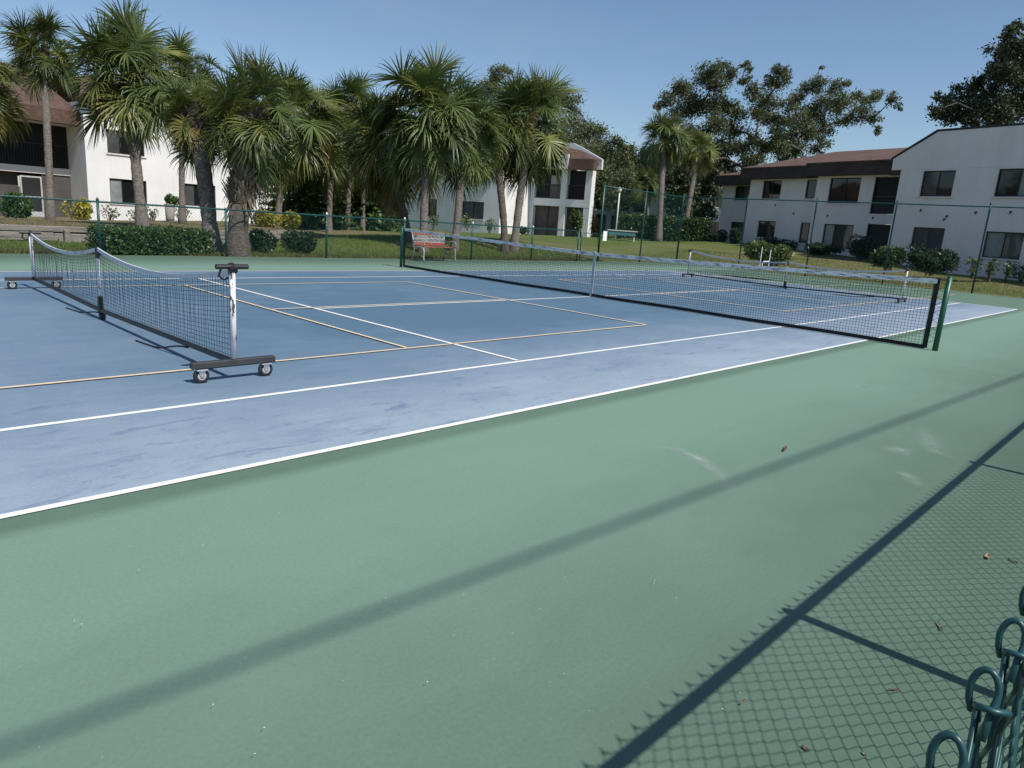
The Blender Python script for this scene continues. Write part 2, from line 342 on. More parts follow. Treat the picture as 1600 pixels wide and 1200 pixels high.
# ------------------------------------------------------------------ ground
def lines(parts):
    o = []
    for a, b, s in parts:
        n = max(1, round((b-a)/s)); o += [a+(b-a)*i/n for i in range(n)]
    return o+[parts[-1][1]]
def build_lawn():
    X = lines([(-900, -120, 260), (-120, -20, 10), (-20, -18.5, .5), (-18.5, 18.7, .62), (18.7, 50, .7), (50, 120, 7), (120, 900, 195)])
    Y = lines([(-900, -60, 280), (-60, -9.6, 7), (-9.6, 9.5, 1.9), (9.5, 13.4, .4), (13.4, 19, .2), (19, 40, .7), (40, 120, 8), (120, 900, 195)])
    v = []; dry = []
    for y in Y:
        for x in X:
            v.append((x, y, gz(x, y)+(random.uniform(-.012, .012) if 9.6 < y < 60 and -15 < x < 60 else 0)))
            d = 0.05
            wy = wall_y(x)
            if x < 8 and y > wy: d = .75*(1-sst(3.0, 9, x))+.1
            if y < 10.4: d = max(d, .55*(1-sst(9.6, 10.4, y)))
            if 12 < x < 30 and y > 9 and y < 16: d = max(d, .32)
            if x > 18 and y < 9: d = max(d, .55*(1-sst(18.6, 21, x)), .3)
            if 4 < x < 11 and 20 < y < 30: d = max(d, .6)
            dry.append(d)
    nx = len(X); f = [(j*nx+i, j*nx+i+1, (j+1)*nx+i+1, (j+1)*nx+i) for j in range(len(Y)-1) for i in range(nx-1)]
    me = bpy.data.meshes.new('lawn'); me.from_pydata(v, [], f); me.materials.append(M['lawn'])
    a = me.attributes.new('dry', 'FLOAT', 'POINT'); a.data.foreach_set('value', dry)
    me.polygons.foreach_set('use_smooth', [True]*len(me.polygons)); me.update()
    return tag(link('lawn', me), 'green and dry lawn around the courts', kind='structure')
build_lawn()
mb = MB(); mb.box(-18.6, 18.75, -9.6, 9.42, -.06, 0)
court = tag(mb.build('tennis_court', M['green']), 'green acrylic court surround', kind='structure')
mb = MB(); mb.quad((-11.925, -5.5, .003), (11.925, -5.5, .003), (11.925, 5.5, .003), (-11.925, 5.5, .003))
tag(mb.build('court_surface', M['blue'], court), kind='structure')
def line(name, x0, x1, y0, y1, m, z=.006):
    b = MB(); n = max(1, int(max(x1-x0, y1-y0)/2)); lx = (x1-x0) > (y1-y0)
    for i in range(n):
        if lx: a, c = x0+(x1-x0)*i/n, x0+(x1-x0)*(i+1)/n; b.quad((a, y0, z), (c, y0, z), (c, y1, z), (a, y1, z))
        else: a, c = y0+(y1-y0)*i/n, y0+(y1-y0)*(i+1)/n; b.quad((x0, a, z), (x1, a, z), (x1, c, z), (x0, c, z))
    return tag(b.build(name, m, court), kind='structure')
W2 = .026
for yy in (-5.485, 5.485): line('doubles_sideline', -11.93, 11.93, yy-W2, yy+W2, M['white_line'])
for yy in (-4.115, 4.115): line('singles_sideline', -11.88, 11.88, yy-W2, yy+W2, M['white_line'])
for xx in (-11.9, 11.9): line('baseline', xx-.04, xx+.04, -5.45, 5.45, M['white_line'], .010)
for xx in (-6.4, 6.4): line('service_line', xx-W2, xx+W2, -4.08, 4.08, M['white_line'], .010)
line('centre_service_line', -6.37, 6.37, -W2, W2, M['white_line'])
for s in (-1, 1):      # one pickleball court on each half, in thin cream lines
    xc = 9.19*s; q = .021
    for k in (-1, 1): line('pickleball_sideline', xc-6.72 if s < 0 else xc-6.72, xc+6.72, 3.05*k-q, 3.05*k+q, M['cream_line'], .013)
    for dx in (-6.71, -2.13, 2.13, 6.71): line('pickleball_cross_line', xc+dx-q, xc+dx+q, -3.03, 3.03, M['cream_line'], .017)
    for dx in (-4.42, 4.42): line('pickleball_centre_line', xc+dx-2.27, xc+dx+2.27, .032-q, .032+q, M['cream_line'], .020)

# ------------------------------------------------------------------ chain link fences
def chain_mesh(P0, P1, z0, z1, pitch=.072, r=.0022, n=3, thick=.004, top='cut', round_=False):
    P0, P1 = Vector(P0), Vector(P1); L = (P1-P0).length; d = (P1-P0)/L; nn = Vector((-d.y, d.x, 0))
    b = MB(); k = int(L/pitch); hs = int((z1-z0)/pitch)
    for i in range(k):
        x = i*pitch; pts = []
        for j in range(hs+1):
            side = (j+i) % 2
            z = z1-j*pitch
            xx = x+(pitch*.53 if side else -pitch*.53+.0)
            off = thick if side else -thick
            pts.append(P0+d*(xx+pitch/2)+nn*off+Vector((0, 0, z)))
            if round_ and j < hs:
                xn = x+(pitch*.53 if not side else -pitch*.53)
                pts[-1] = pts[-1]
                for t in (.18, .5, .82):
                    e = .5-.5*math.cos(math.pi*t); e = e*.55+t*.45
                    pts.append(P0+d*(xx+(xn-xx)*e+pitch/2)+nn*(off*(1-2*t))+Vector((0, 0, z-pitch*t)))
        b.tube(pts, r, n, cap=False, ref=nn)
    return b
def post(parent, x, y, z0, z1, r, capm=None, mt=None):
    b = MB(); b.tube([(x, y, z0), (x, y, z1)], r, 10); b.build('post', mt or M['vinyl'], parent, True)
    c = MB(); c.lathe((x, y, z1-.02), (0, 0, 1), [(r*1.12, 0), (r*1.12, .03), (r*.95, .05), (r*.55, .07), (.001, .078)], 10)
    c.build('post_cap', capm or M['vinyl'], parent, True)
def rail_between(parent, a, b_, r, name='top_rail'):
    n = max(1, int((Vector(b_)-Vector(a)).length/3)); b = MB()
    b.tube([Vector(a).lerp(Vector(b_), i/n)+Vector((0, 0, random.uniform(-.006, .006) if 0 < i < n else 0)) for i in range(n+1)], r, 8); return b.build(name, M['vinyl'], parent, True)
# far low fence along the north side
YF = 9.3
f = empty('chain_link_fence', (0, 0, 0), 0, 'low green chain link fence with white capped posts before the palm trees', 'fence')
NX = [-12.6, -9.55, -6.52, -3.56, -.62, 2.15, 5.05, 8.1, 10.82]
for x in NX: post(f, x, YF, -.04, 1.24, .030, M['cap'] if x > -5 and x < 9 else None)
rail_between(f, (-15, YF, 1.2), (10.82, YF, 1.2), .021)
tag(chain_mesh((-15, YF-.03, 0), (10.8, YF-.03, 0), .02, 1.23, .042, .0021).build('chain_mesh', M['vinyl_wire'], f), kind='stuff')
# gate beside the tall corner
g = empty('fence_gate', (10.95, YF, 0), 0, 'low green gate between the low fence and the tall fence corner post', 'gate')
b = MB(); b.tube([(.05, 0, .08), (.05, 0, 1.14), (1.12, 0, 1.14), (1.12, 0, .08), (.05, 0, .08)], .021, 8); b.build('gate_frame', M['vinyl'], g, True)
tag(chain_mesh((.07, -.02, 0), (1.1, -.02, 0), .1, 1.12, .042, .0021).build('chain_mesh', M['vinyl_wire'], g), kind='stuff')
b = MB(); b.box(-.07, .07, -.025, .025, .3, .36); b.box(-.07, .07, -.025, .025, .95, 1.01); b.build('hinge', M['vinyl'], g)
# tall fence: two bays along the north, then the whole east side
HT = 3.05
f = empty('tall_chain_link_fence', (0, 0, 0), 0, 'tall dark green chain link fence across the far end of the court', 'fence')
for x, y in ((12.2, YF), (15.25, YF), (18.35, YF), (18.35, 6.1), (18.35, 3.05), (18.35, 0), (18.35, -3.05), (18.35, -6.1), (18.35, -9.06)):
    post(f, x, y, -.04, HT+.1, .045 if (x, y) in ((12.2, YF), (18.35, YF)) else .03)
rail_between(f, (12.2, YF, HT), (18.35, YF, HT), .022); rail_between(f, (18.35, YF, HT), (18.35, -9.06, HT), .022)
tag(chain_mesh((12.22, YF-.03, 0), (18.33, YF-.03, 0), .03, HT, .05, .0022).build('chain_mesh', M['vinyl_wire'], f), kind='stuff')
tag(chain_mesh((18.38, YF, 0), (18.38, -9.0, 0), .03, HT, .05, .0022).build('chain_mesh', M['vinyl_wire'], f), kind='stuff')
s = empty('sign', (12.47, YF-.06, 0), 0, 'small white notice fixed on the tall fence corner next to the gate', 'sign')
b = MB(); b.bbox(-.13, .13, -.006, .006, .86, 1.26, .004); b.build('sign_plate', M['sign'], s)
b = MB()
for zz in (.9, 1.22): b.tube([(-.1, 0, zz), (-.1, .05, zz)], .005, 5); b.tube([(.1, 0, zz), (.1, .05, zz)], .005, 5)
b.build('tie_wire', M['galv'], s)
# near fence, right at the camera: its knuckles show bottom right, its shadow lies on the court
YN = -9.036; HN = 1.19
f = empty('near_chain_link_fence', (0, 0, 0), 0, 'green chain link fence with hooked wire knuckles in the bottom right corner', 'fence')
for x in (-15.1, -12.06, -9.0, -5.93, -2.88, .17, 3.2, 6.3, 9.3, 12.3, 15.3): post(f, x, YN-.043, -.04, 1.2, .026)
rail_between(f, (-16, YN-.043, HN), (18.35, YN-.043, HN), .021)
pit = .0383
XS = -11.375-91*pit
ZT = HN+.004
tag(chain_mesh((XS, YN, 0), (18.2, YN, 0), .02, ZT, pit, .0018, 4, .0035, round_=True).build('chain_mesh', M['vinyl_wire'], f, True), kind='stuff')
b = MB(); i = 1
while XS+(i+1)*pit < 18.1:
    x0 = XS+(i+1)*pit; i += 2
    near = x0 < -8.5; ns = 9 if near else 4; st = 14 if near else 5; rr = .0019
    # wire A climbs from the left and is folded over towards the court in a hook
    P = [Vector((x0-.010, YN-.003, ZT-.010)), Vector((x0-.002, YN-.003, ZT+.001)), Vector((x0+.003, YN-.004, ZT+.009))]
    for q in range(1, st+1):
        a = math.pi*q/st; P.append(Vector((x0+.004+.002*math.sin(a), YN-.004+.0066*(1-math.cos(a)), ZT+.010+.0125*math.sin(a))))
    e = P[-1]; P += [e+Vector((0, -.0008, -.007)), e+Vector((.001, -.003, -.014))]
    b.tube(P, rr, ns, ref=(1, 0, 0))
    # wire B climbs from the right, wraps round A and ends in a short tail
    P = [Vector((x0+.012, YN+.003, ZT-.012)), Vector((x0+.004, YN+.003, ZT-.001)), Vector((x0-.002, YN+.004, ZT+.004)), Vector((x0-.006, YN+.001, ZT+.0065)), Vector((x0-.006, YN-.005, ZT+.007)), Vector((x0-.001, YN-.009, ZT+.006)), Vector((x0+.006, YN-.010, ZT+.003)), Vector((x0+.010, YN-.0085, ZT-.004)), Vector((x0+.010, YN-.007, ZT-.013))]
    b.tube(P, rr, ns, ref=(0, 0, 1))
tag(b.build('knuckle_row', M['vinyl_wire'], f, True), kind='stuff')

# overhead utility line whose soft shadow crosses the surround; its poles stand out of the picture
pa, pb = Vector((-46, -11.87, 9.6)), Vector((34, -16.46, 9.6))
u = tag(empty('overhead_cable', (0, 0, 0), 0, 'dark overhead cable strung above the near fence, outside the picture', 'cable'))
b = MB(); b.tube([pa.lerp(pb, i/20)-Vector((0, 0, .55*(1-(i/10-1)**2))) for i in range(21)], .017, 6); b.build('wire', M['cable'], u, True)
for nm, P, lb in (('utility_pole', pa, 'wooden utility pole carrying the cable behind the camera'), ('utility_pole', pb, 'wooden utility pole carrying the cable beyond the far end')):
    q = empty(nm, (P.x, P.y, 0), 0, lb, 'utility pole', 'utility poles')
    b = MB(); b.tube([(0, 0, gz(P.x, P.y)), (0, 0, 10.2)], [.15, .10], 8); b.build('pole', M['wood'], q, True)
    b = MB(); b.lathe((0, 0, 9.6), (0, 0, 1), [(.12, -.06), (.16, 0), (.12, .06)], 8); b.build('insulator', M['pvc'], q)

# ------------------------------------------------------------------ tennis net
t = empty('tennis_net', (0, 0, 0), 0, 'full width tennis net with worn white headband across the blue court', 'tennis net')
def nettop(y): return .912+(1.035-.912)*(abs(y)/6.3)**1.25
Y0, Y1 = -6.28, 6.42
ys = [Y0+(Y1-Y0)*i/90 for i in range(91)]
b = MB()
nv = int((Y1-Y0)/.046)
for i in range(nv+1):
    y = Y0+(Y1-Y0)*i/nv; b.tube([(random.uniform(-.004, .004), y, .05), (0, y+random.uniform(-.004, .004), nettop(y)*.5), (0, y, nettop(y)-.04)], .0027, 3, False)
for j in range(21):
    q = (j+.5)/21
    b.tube([(random.uniform(-.004, .004), y, .06+(nettop(y)-.1)*q+random.uniform(-.003, .003)) for y in ys], .0027, 3, False)
tag(b.build('net_mesh', M['black'], t), kind='stuff')
def strip(path, half, th, name, mt, parent, axis=0):      # band hanging from a path (list of (y,z)); thickness along x
    b = MB(); n = len(path)
    for k in range(n-1):
        (ya, za), (yb, zb) = path[k], path[k+1]
        for sx in (-th, th): b.quad((sx, ya, za-half), (sx, yb, zb-half), (sx, yb, zb+half), (sx, ya, za+half))
        b.quad((-th, ya, za+half), (-th, yb, zb+half), (th, yb, zb+half), (th, ya, za+half)); b.quad((-th, ya, za-half), (-th, yb, zb-half), (th, yb, zb-half), (th, ya, za-half))
    return b.build(name, mt, parent)
strip([(y, nettop(y)-.035) for y in ys], .034, .012, 'headband', M['tape'], t)
strip([(y, .038+.003*math.sin(y*2.3)) for y in ys], .029, .004, 'bottom_band', M['band'], t)
for y in (Y0, Y1):
    b = MB(); b.bbox(-.006, .006, y-.035, y+.035, .02, nettop(y)+.005, .003); b.build('side_band', M['band'], t)
b = MB(); b.bbox(-.016, .016, -.026, .026, .05, nettop(0)+.012, .004); b.build('centre_strap', M['strap'], t)
b = MB(); b.bbox(-.03, .03, -.028, .028, .0, .07, .006); b.build('strap_anchor', M['castg'], t)
b = MB()
for k in (-1, 1):
    yb, yp = (Y0-.03, -6.40) if k < 0 else (Y1+.03, 6.52)
    for j in range(9):
        z = .1+j*.112; b.tube([(0, yb, z), (.02, (yb+yp)/2, z+.03), (.04, yp, z+.05), (-.02, yp, z+.08), (0, yb, z+.112)], .003, 4, False)
b.build('lacing_cord', M['black'], t)
for yp, extra in ((-6.425, 0), (6.545, 1)):
    p = empty('net_post', (0, yp, 0), 0, 'green steel net post at the near end of the tennis net' if not extra else 'dark green net post with winch at the far end of the tennis net', 'net post', 'tennis net posts')
    b = MB(); b.tube([(0, 0, -.02), (0, 0, 1.07)], .038, 14); b.build('post', M['postgreen'], p, True)
    b = MB(); b.dome((0, 0, 1.07), .039, .02, 12); b.build('post_cap', M['postgreen'], p, True)
    b = MB(); b.bbox(-.05, .05, -.012, .012, .98, 1.05, .004); b.build('cable_guide', M['postgreen'], p)
    if extra:
        b = MB(); b.lathe((0, .04, .62), (0, 1, 0), [(.07, 0), (.07, .02), (.045, .03), (.045, .08), (.07, .09), (.07, .11)], 12); b.build('winch', M['rail'], p)
        b = MB(); b.tube([(0, .15, .62), (0, .17, .62), (.12, .17, .70)], .009, 6); b.build('winch_handle', M['rail'], p)

# ------------------------------------------------------------------ rolling pickleball nets
def pickle(X, yn, yf, pts, label, zr=.15):
    """pts: tape curve (y, z) from the near post to the far post."""
    t = empty('pickleball_net', (X, 0, 0), 0, label, 'pickleball net', 'rolling pickleball nets')
    def curve(y):
        for (ya, za), (yb, zb) in zip(pts, pts[1:]):
            if ya <= y <= yb: return None
    # smooth sag: parabola in each half between posts
    (ya, za), (l1, z1), (ym, zm), (l2, z2), (yb, zb) = pts
    def para(y, y0, h0, y1, h1, y2, h2):
        return h0*(y-y1)*(y-y2)/((y0-y1)*(y0-y2))+h1*(y-y0)*(y-y2)/((y1-y0)*(y1-y2))+h2*(y-y0)*(y-y1)/((y2-y0)*(y2-y1))
    def top(y): return para(y, ya, za, l1, z1, ym, zm) if y < ym else para(y, ym, zm, l2, z2, yb, zb)
    def rz(y): return zr-.045*(1-abs((y-ym)/(yb-ym if y > ym else ym-ya)))
    yy = [ya+(yb-ya)*i/70 for i in range(71)]
    b = MB(); nv = int((yb-ya)/.052)
    for i in range(nv+1):
        y = ya+(yb-ya)*i/nv; k = top(y); bb = rz(y)+.03
        b.tube([(0, y, bb), (random.uniform(-.01, .01), y+random.uniform(-.006, .006), (bb+k)/2), (0, y, k-.02)], .0021, 3, False)
    for j in range(15):
        q = (j+.3)/15
        b.tube([(random.uniform(-.004, .004), y, (rz(y)+.03)*(1-q)+(top(y)-.02)*q-.02*math.sin(math.pi*q)*(1-abs(2*((y-ya)/(ym-ya) if y < ym else (y-ym)/(yb-ym))-1))) for y in yy], .0021, 3, False)
    tag(b.build('net_mesh', M['black'], t), kind='stuff')
    strip([(y, top(y)) for y in yy], .020, .008, 'headband', M['ptape'], t)
    b = MB()
    rp = [(0, yn+(yf-yn)*i/16, rz(yn+(yf-yn)*i/16)) for i in range(17)]
    b.tube(rp, .027, 4, ref=(.7, 0, .7)); b.build('bottom_rail', M['rail'], t)
    for y, zt in ((yn, pts[0][1]+.035), (yf, pts[-1][1]+.01)):
        b = MB(); b.bbox(-.35, .35, y-.028, y+.028, zr-.024, zr+.024, .005); b.build('base_bar', M['rail'], t)
        b = MB(); b.tube([(0, y, zr+.03), (0, y, zt)], .023, 12); b.build('end_post', M['wpost'], t, True)
        hd = MB(); hd.tube([(-.13, y, zt+.015), (.13, y, zt+.015)], .021, 8); hd.tube([(0, y-.03, zt-.02), (0, y+.03, zt+.02)], .035, 8)
        hd.tube([(-.09, y, zt+.0), (-.10, y+.02, zt-.06), (-.06, y+.02, zt-.09), (-.03, y, zt-.07)], .010, 6); hd.build('tee_clamp', M['blackplastic'], t)
        for sx in (-.27, .27):
            c = MB(); c.bbox(sx-.045, sx+.045, y-.04, y+.04, zr-.042, zr-.032, .003)
            for q in (-1, 1): c.poly([(sx-.03, y+q*.026, zr-.04), (sx+.03, y+q*.026, zr-.04), (sx+.012, y+q*.026, .05), (sx-.012, y+q*.026, .05)])
            c.tube([(sx, y-.03, .06), (sx, y+.03, .06)], .008, 6)
            k = c.build('caster', M['galv'], t)
            wv = MB(); wv.lathe((sx, y-.018, .062), (0, 1, 0), [(.042, 0), (.056, 0), (.062, .008), (.062, .028), (.056, .036), (.042, .036)], 18); wv.build('tyre', M['rubber'], k, True)
            hb = MB(); hb.lathe((sx, y-.021, .062), (0, 1, 0), [(.012, 0), (.041, .004), (.041, .038), (.012, .042)], 14); hb.build('hub', M['hub'], k)
    b = MB(); b.tube([(0, ym, rz(ym)+.02), (0, ym, zm+.01)], .014, 10); b.build('middle_post', M['wpost'], t, True)
    b = MB(); b.tube([(0, ym, zm-.10), (0, ym, zm+.03)], .024, 8); b.build('post_clamp', M['blackplastic'], t)
    b = MB(); b.bbox(-.024, .024, ym-.032, ym+.032, rz(ym)-.03, rz(ym)+.16, .006); b.build('rail_coupling', M['blackplastic'], t)
    fo = MB(); fo.bbox(-.03, .03, ym-.05, ym-.0, .045, rz(ym)-.03, .006); k = fo.build('middle_foot', M['blackplastic'], t)
    wv = MB(); wv.lathe((-.02, ym-.04, .045), (1, 0, 0), [(.02, -.01), (.042, -.006), (.045, .01), (.045, .03), (.042, .046), (.02, .05)], 14); wv.build('tyre', M['rubber'], k, True)
    for (s0, s1) in ((ym-.05, ym+.95), (ym-2.55, ym-1.5)):     # loose strap ends drooping from the rail to the floor
        b = MB(); b.tube([(-.02-.10*(i/12), s0+(s1-s0)*i/12, .010+(rz(s0)-.035)*(.5+.5*math.cos(math.pi*min(1, i/8)))) for i in range(13)], .009, 5)
        b.build('tension_strap', M['black'], t, True)
pickle(-9.19, -3.52, 2.95, [(-3.46, .875), (-1.9, .705), (-.07, .80), (1.55, .655), (2.93, .775)], 'rolling net with sagging white tape on the near blue half, left')
pickle(9.19, -3.33, 3.2, [(-3.28, .845), (-1.7, .70), (-.09, .785), (1.5, .70), (3.18, .86)], 'rolling net seen through the tennis net on the far half', .1)

# ------------------------------------------------------------------ bench
bp = flat(672, 408)
bn = empty('park_bench', (2.86, 8.62, 0), R(2), 'red slatted park bench with white lattice back beside the far net post', 'bench')
Wb = .66
for sx in (-1, 1):
    x = sx*Wb; b = MB()
    b.tube([(x, -.28, 0), (x, -.24, .12), (x, -.25, .30), (x, -.22, .42), (x, -.02, .44), (x, .20, .40), (x, .24, .42), (x, .30, .68), (x, .36, .88)], [.026, .02, .018, .024, .022, .022, .022, .02, .016], 7)
    b.tube([(x, .20, .40), (x, .22, .22), (x, .34, 0)], [.022, .018, .024], 7)
    b.tube([(x, -.24, .12), (x, -.05, .20), (x, .22, .22)], .012, 6)
    b.build('cast_leg', M['castw'] if sx < 0 else M['castg'], bn, True)
    b = MB(); b.tube([(x, -.22, .42), (x, -.26, .54), (x, -.22, .62), (x, -.05, .63), (x, .12, .60), (x, .27, .62)], .017, 7); b.build('armrest', M['castg'], bn, True)
for k, m_ in enumerate(('redwood', 'brownboard', 'brownboard', 'brownboard')):
    b = MB(); y = -.22+k*.105; b.bbox(-Wb, Wb, y, y+.085, .435, .457, .004); b.build('seat_slat', M[m_], bn)
mx = Matrix.Translation((0, .24, .44)) @ Matrix.Rotation(R(-13), 4, 'X')
for z0, z1 in ((.03, .13), (.36, .47)):
    b = MB(); b.bbox(-Wb, Wb, -.012, .014, z0, z1, .004, mx); b.build('back_board', M['redwood'], bn)
b = MB()
for i in range(19):
    x = -Wb+.06+i*(2*Wb-.12)/18
    for s_ in (-1, 1):
        p0, p1 = mx @ Vector((x, 0, .13)), mx @ Vector((max(-Wb, min(Wb, x+s_*.16)), 0, .36)); b.tube([p0, p1], .0065, 4)
for zz in (.135, .245, .355): b.tube([mx @ Vector((-Wb, 0, zz)), mx @ Vector((Wb, 0, zz))], .009, 4)
b.build('back_lattice', M['castw'], bn)

# ------------------------------------------------------------------ timber retaining wall
rw = empty('timber_retaining_wall', (0, 0, 0), 0, 'low weathered timber retaining wall behind the left shrubs', 'retaining wall')
for (x0, y0), (x1, y1) in zip(WALL, WALL[1:]):
    L = math.hypot(x1-x0, y1-y0); an = math.atan2(y1-y0, x1-x0)
    for c in range(3):
        s_ = -random.uniform(0, 1.2)
        while s_ < L:
            e = min(L, s_+random.uniform(2.1, 2.6)); a = max(0, s_)
            if e-a > .1:
                b = MB(); j = random.uniform(-.02, .02)
                n = 6
                for k in range(1): b.bbox(a+.006, e-.006, -.07+j, .09+j, c*.148-.02, c*.148+.122, .014, Matrix.Translation((x0, y0, 0)) @ Matrix.Rotation(an, 4, 'Z') @ Matrix.Rotation(random.uniform(-.006, .006), 4, 'Y'))
                b.build('timber', M['timber'], rw)
            s_ = e
    q = 1.2
    while q < L:
        b = MB(); b.bbox(q-.07, q+.07, -.21, -.095, -.05, .34, .012, Matrix.Translation((x0, y0, 0)) @ Matrix.Rotation(an, 4, 'Z')); b.build('stake', M['timber'], rw); q += 2.9

# ------------------------------------------------------------------ buildings
def wall(mb, a0, a1, b, z0, z1, s, holes=(), rec=.16, top=None):
    """front wall at setback b with rectangular holes (a0,a1,z0,z1) and reveals."""
    A = sorted({a0, a1, *[h[0] for h in holes], *[h[1] for h in holes]}); A = [x for x in A if a0 <= x <= a1]
    Z = sorted({z0, z1, *[h[2] for h in holes], *[h[3] for h in holes]}); Z = [x for x in Z if z0 <= x <= z1]
    for i in range(len(A)-1):
        for j in range(len(Z)-1):
            ca, cz = (A[i]+A[i+1])/2, (Z[j]+Z[j+1])/2
            if any(h[0] < ca < h[1] and h[2] < cz < h[3] for h in holes): continue
            mb.quad((A[i], s*b, Z[j]), (A[i+1], s*b, Z[j]), (A[i+1], s*b, Z[j+1]), (A[i], s*b, Z[j+1]))
    for h in holes:
        f0, f1 = s*b, s*(b+rec)
        mb.quad((h[0], f0, h[2]), (h[0], f1, h[2]), (h[0], f1, h[3]), (h[0], f0, h[3])); mb.quad((h[1], f0, h[2]), (h[1], f1, h[2]), (h[1], f1, h[3]), (h[1], f0, h[3]))
        mb.quad((h[0], f0, h[2]), (h[1], f0, h[2]), (h[1], f1, h[2]), (h[0], f1, h[2])); mb.quad((h[0], f0, h[3]), (h[1], f0, h[3]), (h[1], f1, h[3]), (h[0], f1, h[3]))
def ybox(mb, a0, a1, b0, b1, z0, z1, s):
    y0, y1 = sorted((s*b0, s*b1)); mb.box(a0, a1, y0, y1, z0, z1)
def window(P, h, b, s, sash=('glass', 'glass'), rec=.16, fm='bronze', t=.05, sill=True, mid=None):
    a0, a1, z0, z1 = h; m = MB(); e = .003
    y0, y1 = b+rec-.09, b+rec-.02
    ybox(m, a0+e, a0+t, y0, y1, z0+e, z1-e, s); ybox(m, a1-t, a1-e, y0, y1, z0+e, z1-e, s)
    ybox(m, a0+t, a1-t, y0, y1, z0+e, z0+t, s); ybox(m, a0+t, a1-t, y0, y1, z1-t, z1-e, s)
    n = len(sash); xs = [a0+t+(a1-a0-2*t)*i/n for i in range(n+1)]
    for x in xs[1:-1]: ybox(m, x-.022, x+.022, y0+.01, y1-.01, z0+t, z1-t, s)
    w_ = m.build('window', M[fm], P)
    for i in range(n):
        m = MB(); l = xs[i]+(.022 if i else 0); r_ = xs[i+1]-(.022 if i < n-1 else 0)
        ybox(m, l, r_, y1-.035+.008*i, y1-.025+.008*i, z0+t, z1-t, s); m.build('pane', M[sash[i]], w_)
    if sill:
        m = MB(); ybox(m, a0-.08, a1+.08, b-.06, b+.10, z0-.085, z0-.004, s); m.build('sill', M['sill'], w_)
    m = MB(); ybox(m, a0, a1, b+rec, b+rec+.02, z0, z1, s); m.build('window_back', M['dark_in'], w_)
def roofpoly(P, pts, name='roof', mt='shingle', th=.08):
    m = MB(); lo = [Vector(p)-Vector((0, 0, th)) for p in pts]; m.poly(pts); m.poly(lo[::-1]); n = len(pts)
    for i in range(n): j = (i+1) % n; m.quad(pts[i], pts[j], lo[j], lo[i])
    return m.build(name, M[mt], P)

# right building ------------------------------------------------------------
Rb = empty('apartment_building', (26.6, -2.26, 0), R(72), 'pale shaded two storey apartment block with brown shingle roof beyond the tall fence', 'building')
s = -1; GB = -.3
HA = [(2.86, 4.46, 3.96, 5.16), (-.95, .94, 3.96, 5.16), (2.82, 4.42, 1.27, 2.48), (-.72, .92, 1.27, 2.43), (-5.0, -3.4, 3.96, 5.16), (-5.0, -3.4, 1.27, 2.45)]
m = MB(); wall(m, -9, 5.65, 0, GB, 5.24, s, HA)
front = [(6.18, 5.245), (6.20, 5.80), (4.1, 6.97), (-9, 7.0), (-9, 5.245)]
m.extrude(front, lambda a, z: (a, 0, z), lambda a, z: (a, s*.3, z))
m.quad((5.65, 0, GB), (5.65, s*10, GB), (5.65, s*10, 5.24), (5.65, 0, 5.24)); m.quad((-9, 0, GB), (-9, s*10, GB), (-9, s*10, 7), (-9, 0, 7))
m.build('front_wall', M['stucco2'], Rb)
m = MB(); cp = [(6.26, 5.80), (4.12, 7.0), (-9.0, 7.03), (-9.0, 7.09), (4.14, 7.07), (6.28, 5.86)]
m.extrude(cp, lambda a, z: (a, -s*.05, z), lambda a, z: (a, s*.35, z)); m.build('roof_edge', M['bronze'], Rb)
for k, h in enumerate(HA):
    window(Rb, h, 0, s, [('glass_c', 'glass'), ('glass', 'glass_b'), ('glass_c', 'glass_c'), ('glass_b', 'glass_c'), ('glass', 'glass'), ('glass', 'glass')][k][::-1])
roofpoly(Rb, [(6.2, s*.35, 5.8), (4.1, s*.35, 6.97), (4.1, s*9, 6.97), (6.2, s*9, 5.8)]); roofpoly(Rb, [(4.1, s*.35, 6.97), (-9, s*.35, 7.0), (-9, s*9, 7.0), (4.1, s*9, 6.97)])
# section with the dark loggias and big windows
b0 = 2.0
HO = [(6.3, 8.5, 3.15, 5.13), (6.3, 8.46, .3, 2.62)]; HC = [(9.36, 11.42, 3.71, 5.13), (9.31, 11.35, 1.14, 2.51)]
m = MB(); wall(m, 5.66, 12.35, b0, GB, 5.24, s, HO+HC); m.quad((12.35, s*b0, GB), (12.35, s*9, GB), (12.35, s*9, 5.24), (12.35, s*b0, 5.24)); m.build('middle_wall', M['stucco2'], Rb)
for h in HO:
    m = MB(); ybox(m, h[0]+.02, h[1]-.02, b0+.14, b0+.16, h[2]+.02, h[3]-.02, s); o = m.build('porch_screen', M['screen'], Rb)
    m = MB(); ybox(m, h[0], h[0]+.05, b0+.06, b0+.13, h[2], h[3], s); ybox(m, h[1]-.05, h[1], b0+.06, b0+.13, h[2], h[3], s); ybox(m, h[0]+.05, h[1]-.05, b0+.06, b0+.13, h[2]+.9, h[2]+.96, s); m.build('screen_frame', M['bronze'], o)
window(Rb, HC[0], b0, s, ('glass', 'glass')); window(Rb, HC[1], b0, s, ('glass', 'glass', 'glass_b'))
b1 = 3.0
HD = [(12.75, 13.96, 4.03, 5.16), (15.95, 17.52, 4.0, 5.16), (12.72, 13.92, 1.3, 2.56), (15.95, 17.48, 1.47, 2.56)]
m = MB(); wall(m, 12.36, 18.65, b1, GB, 5.24, s, HD); m.quad((18.65, s*b1, GB), (18.65, s*9, GB), (18.65, s*9, 5.24), (18.65, s*b1, 5.24)); m.build('left_wall', M['stucco2'], Rb)
for k, h in enumerate(HD): window(Rb, h, b1, s, ('glass', 'glass') if k % 2 else ('glass', 'glass_c') if k == 2 else ('glass',))
b2 = 7.0
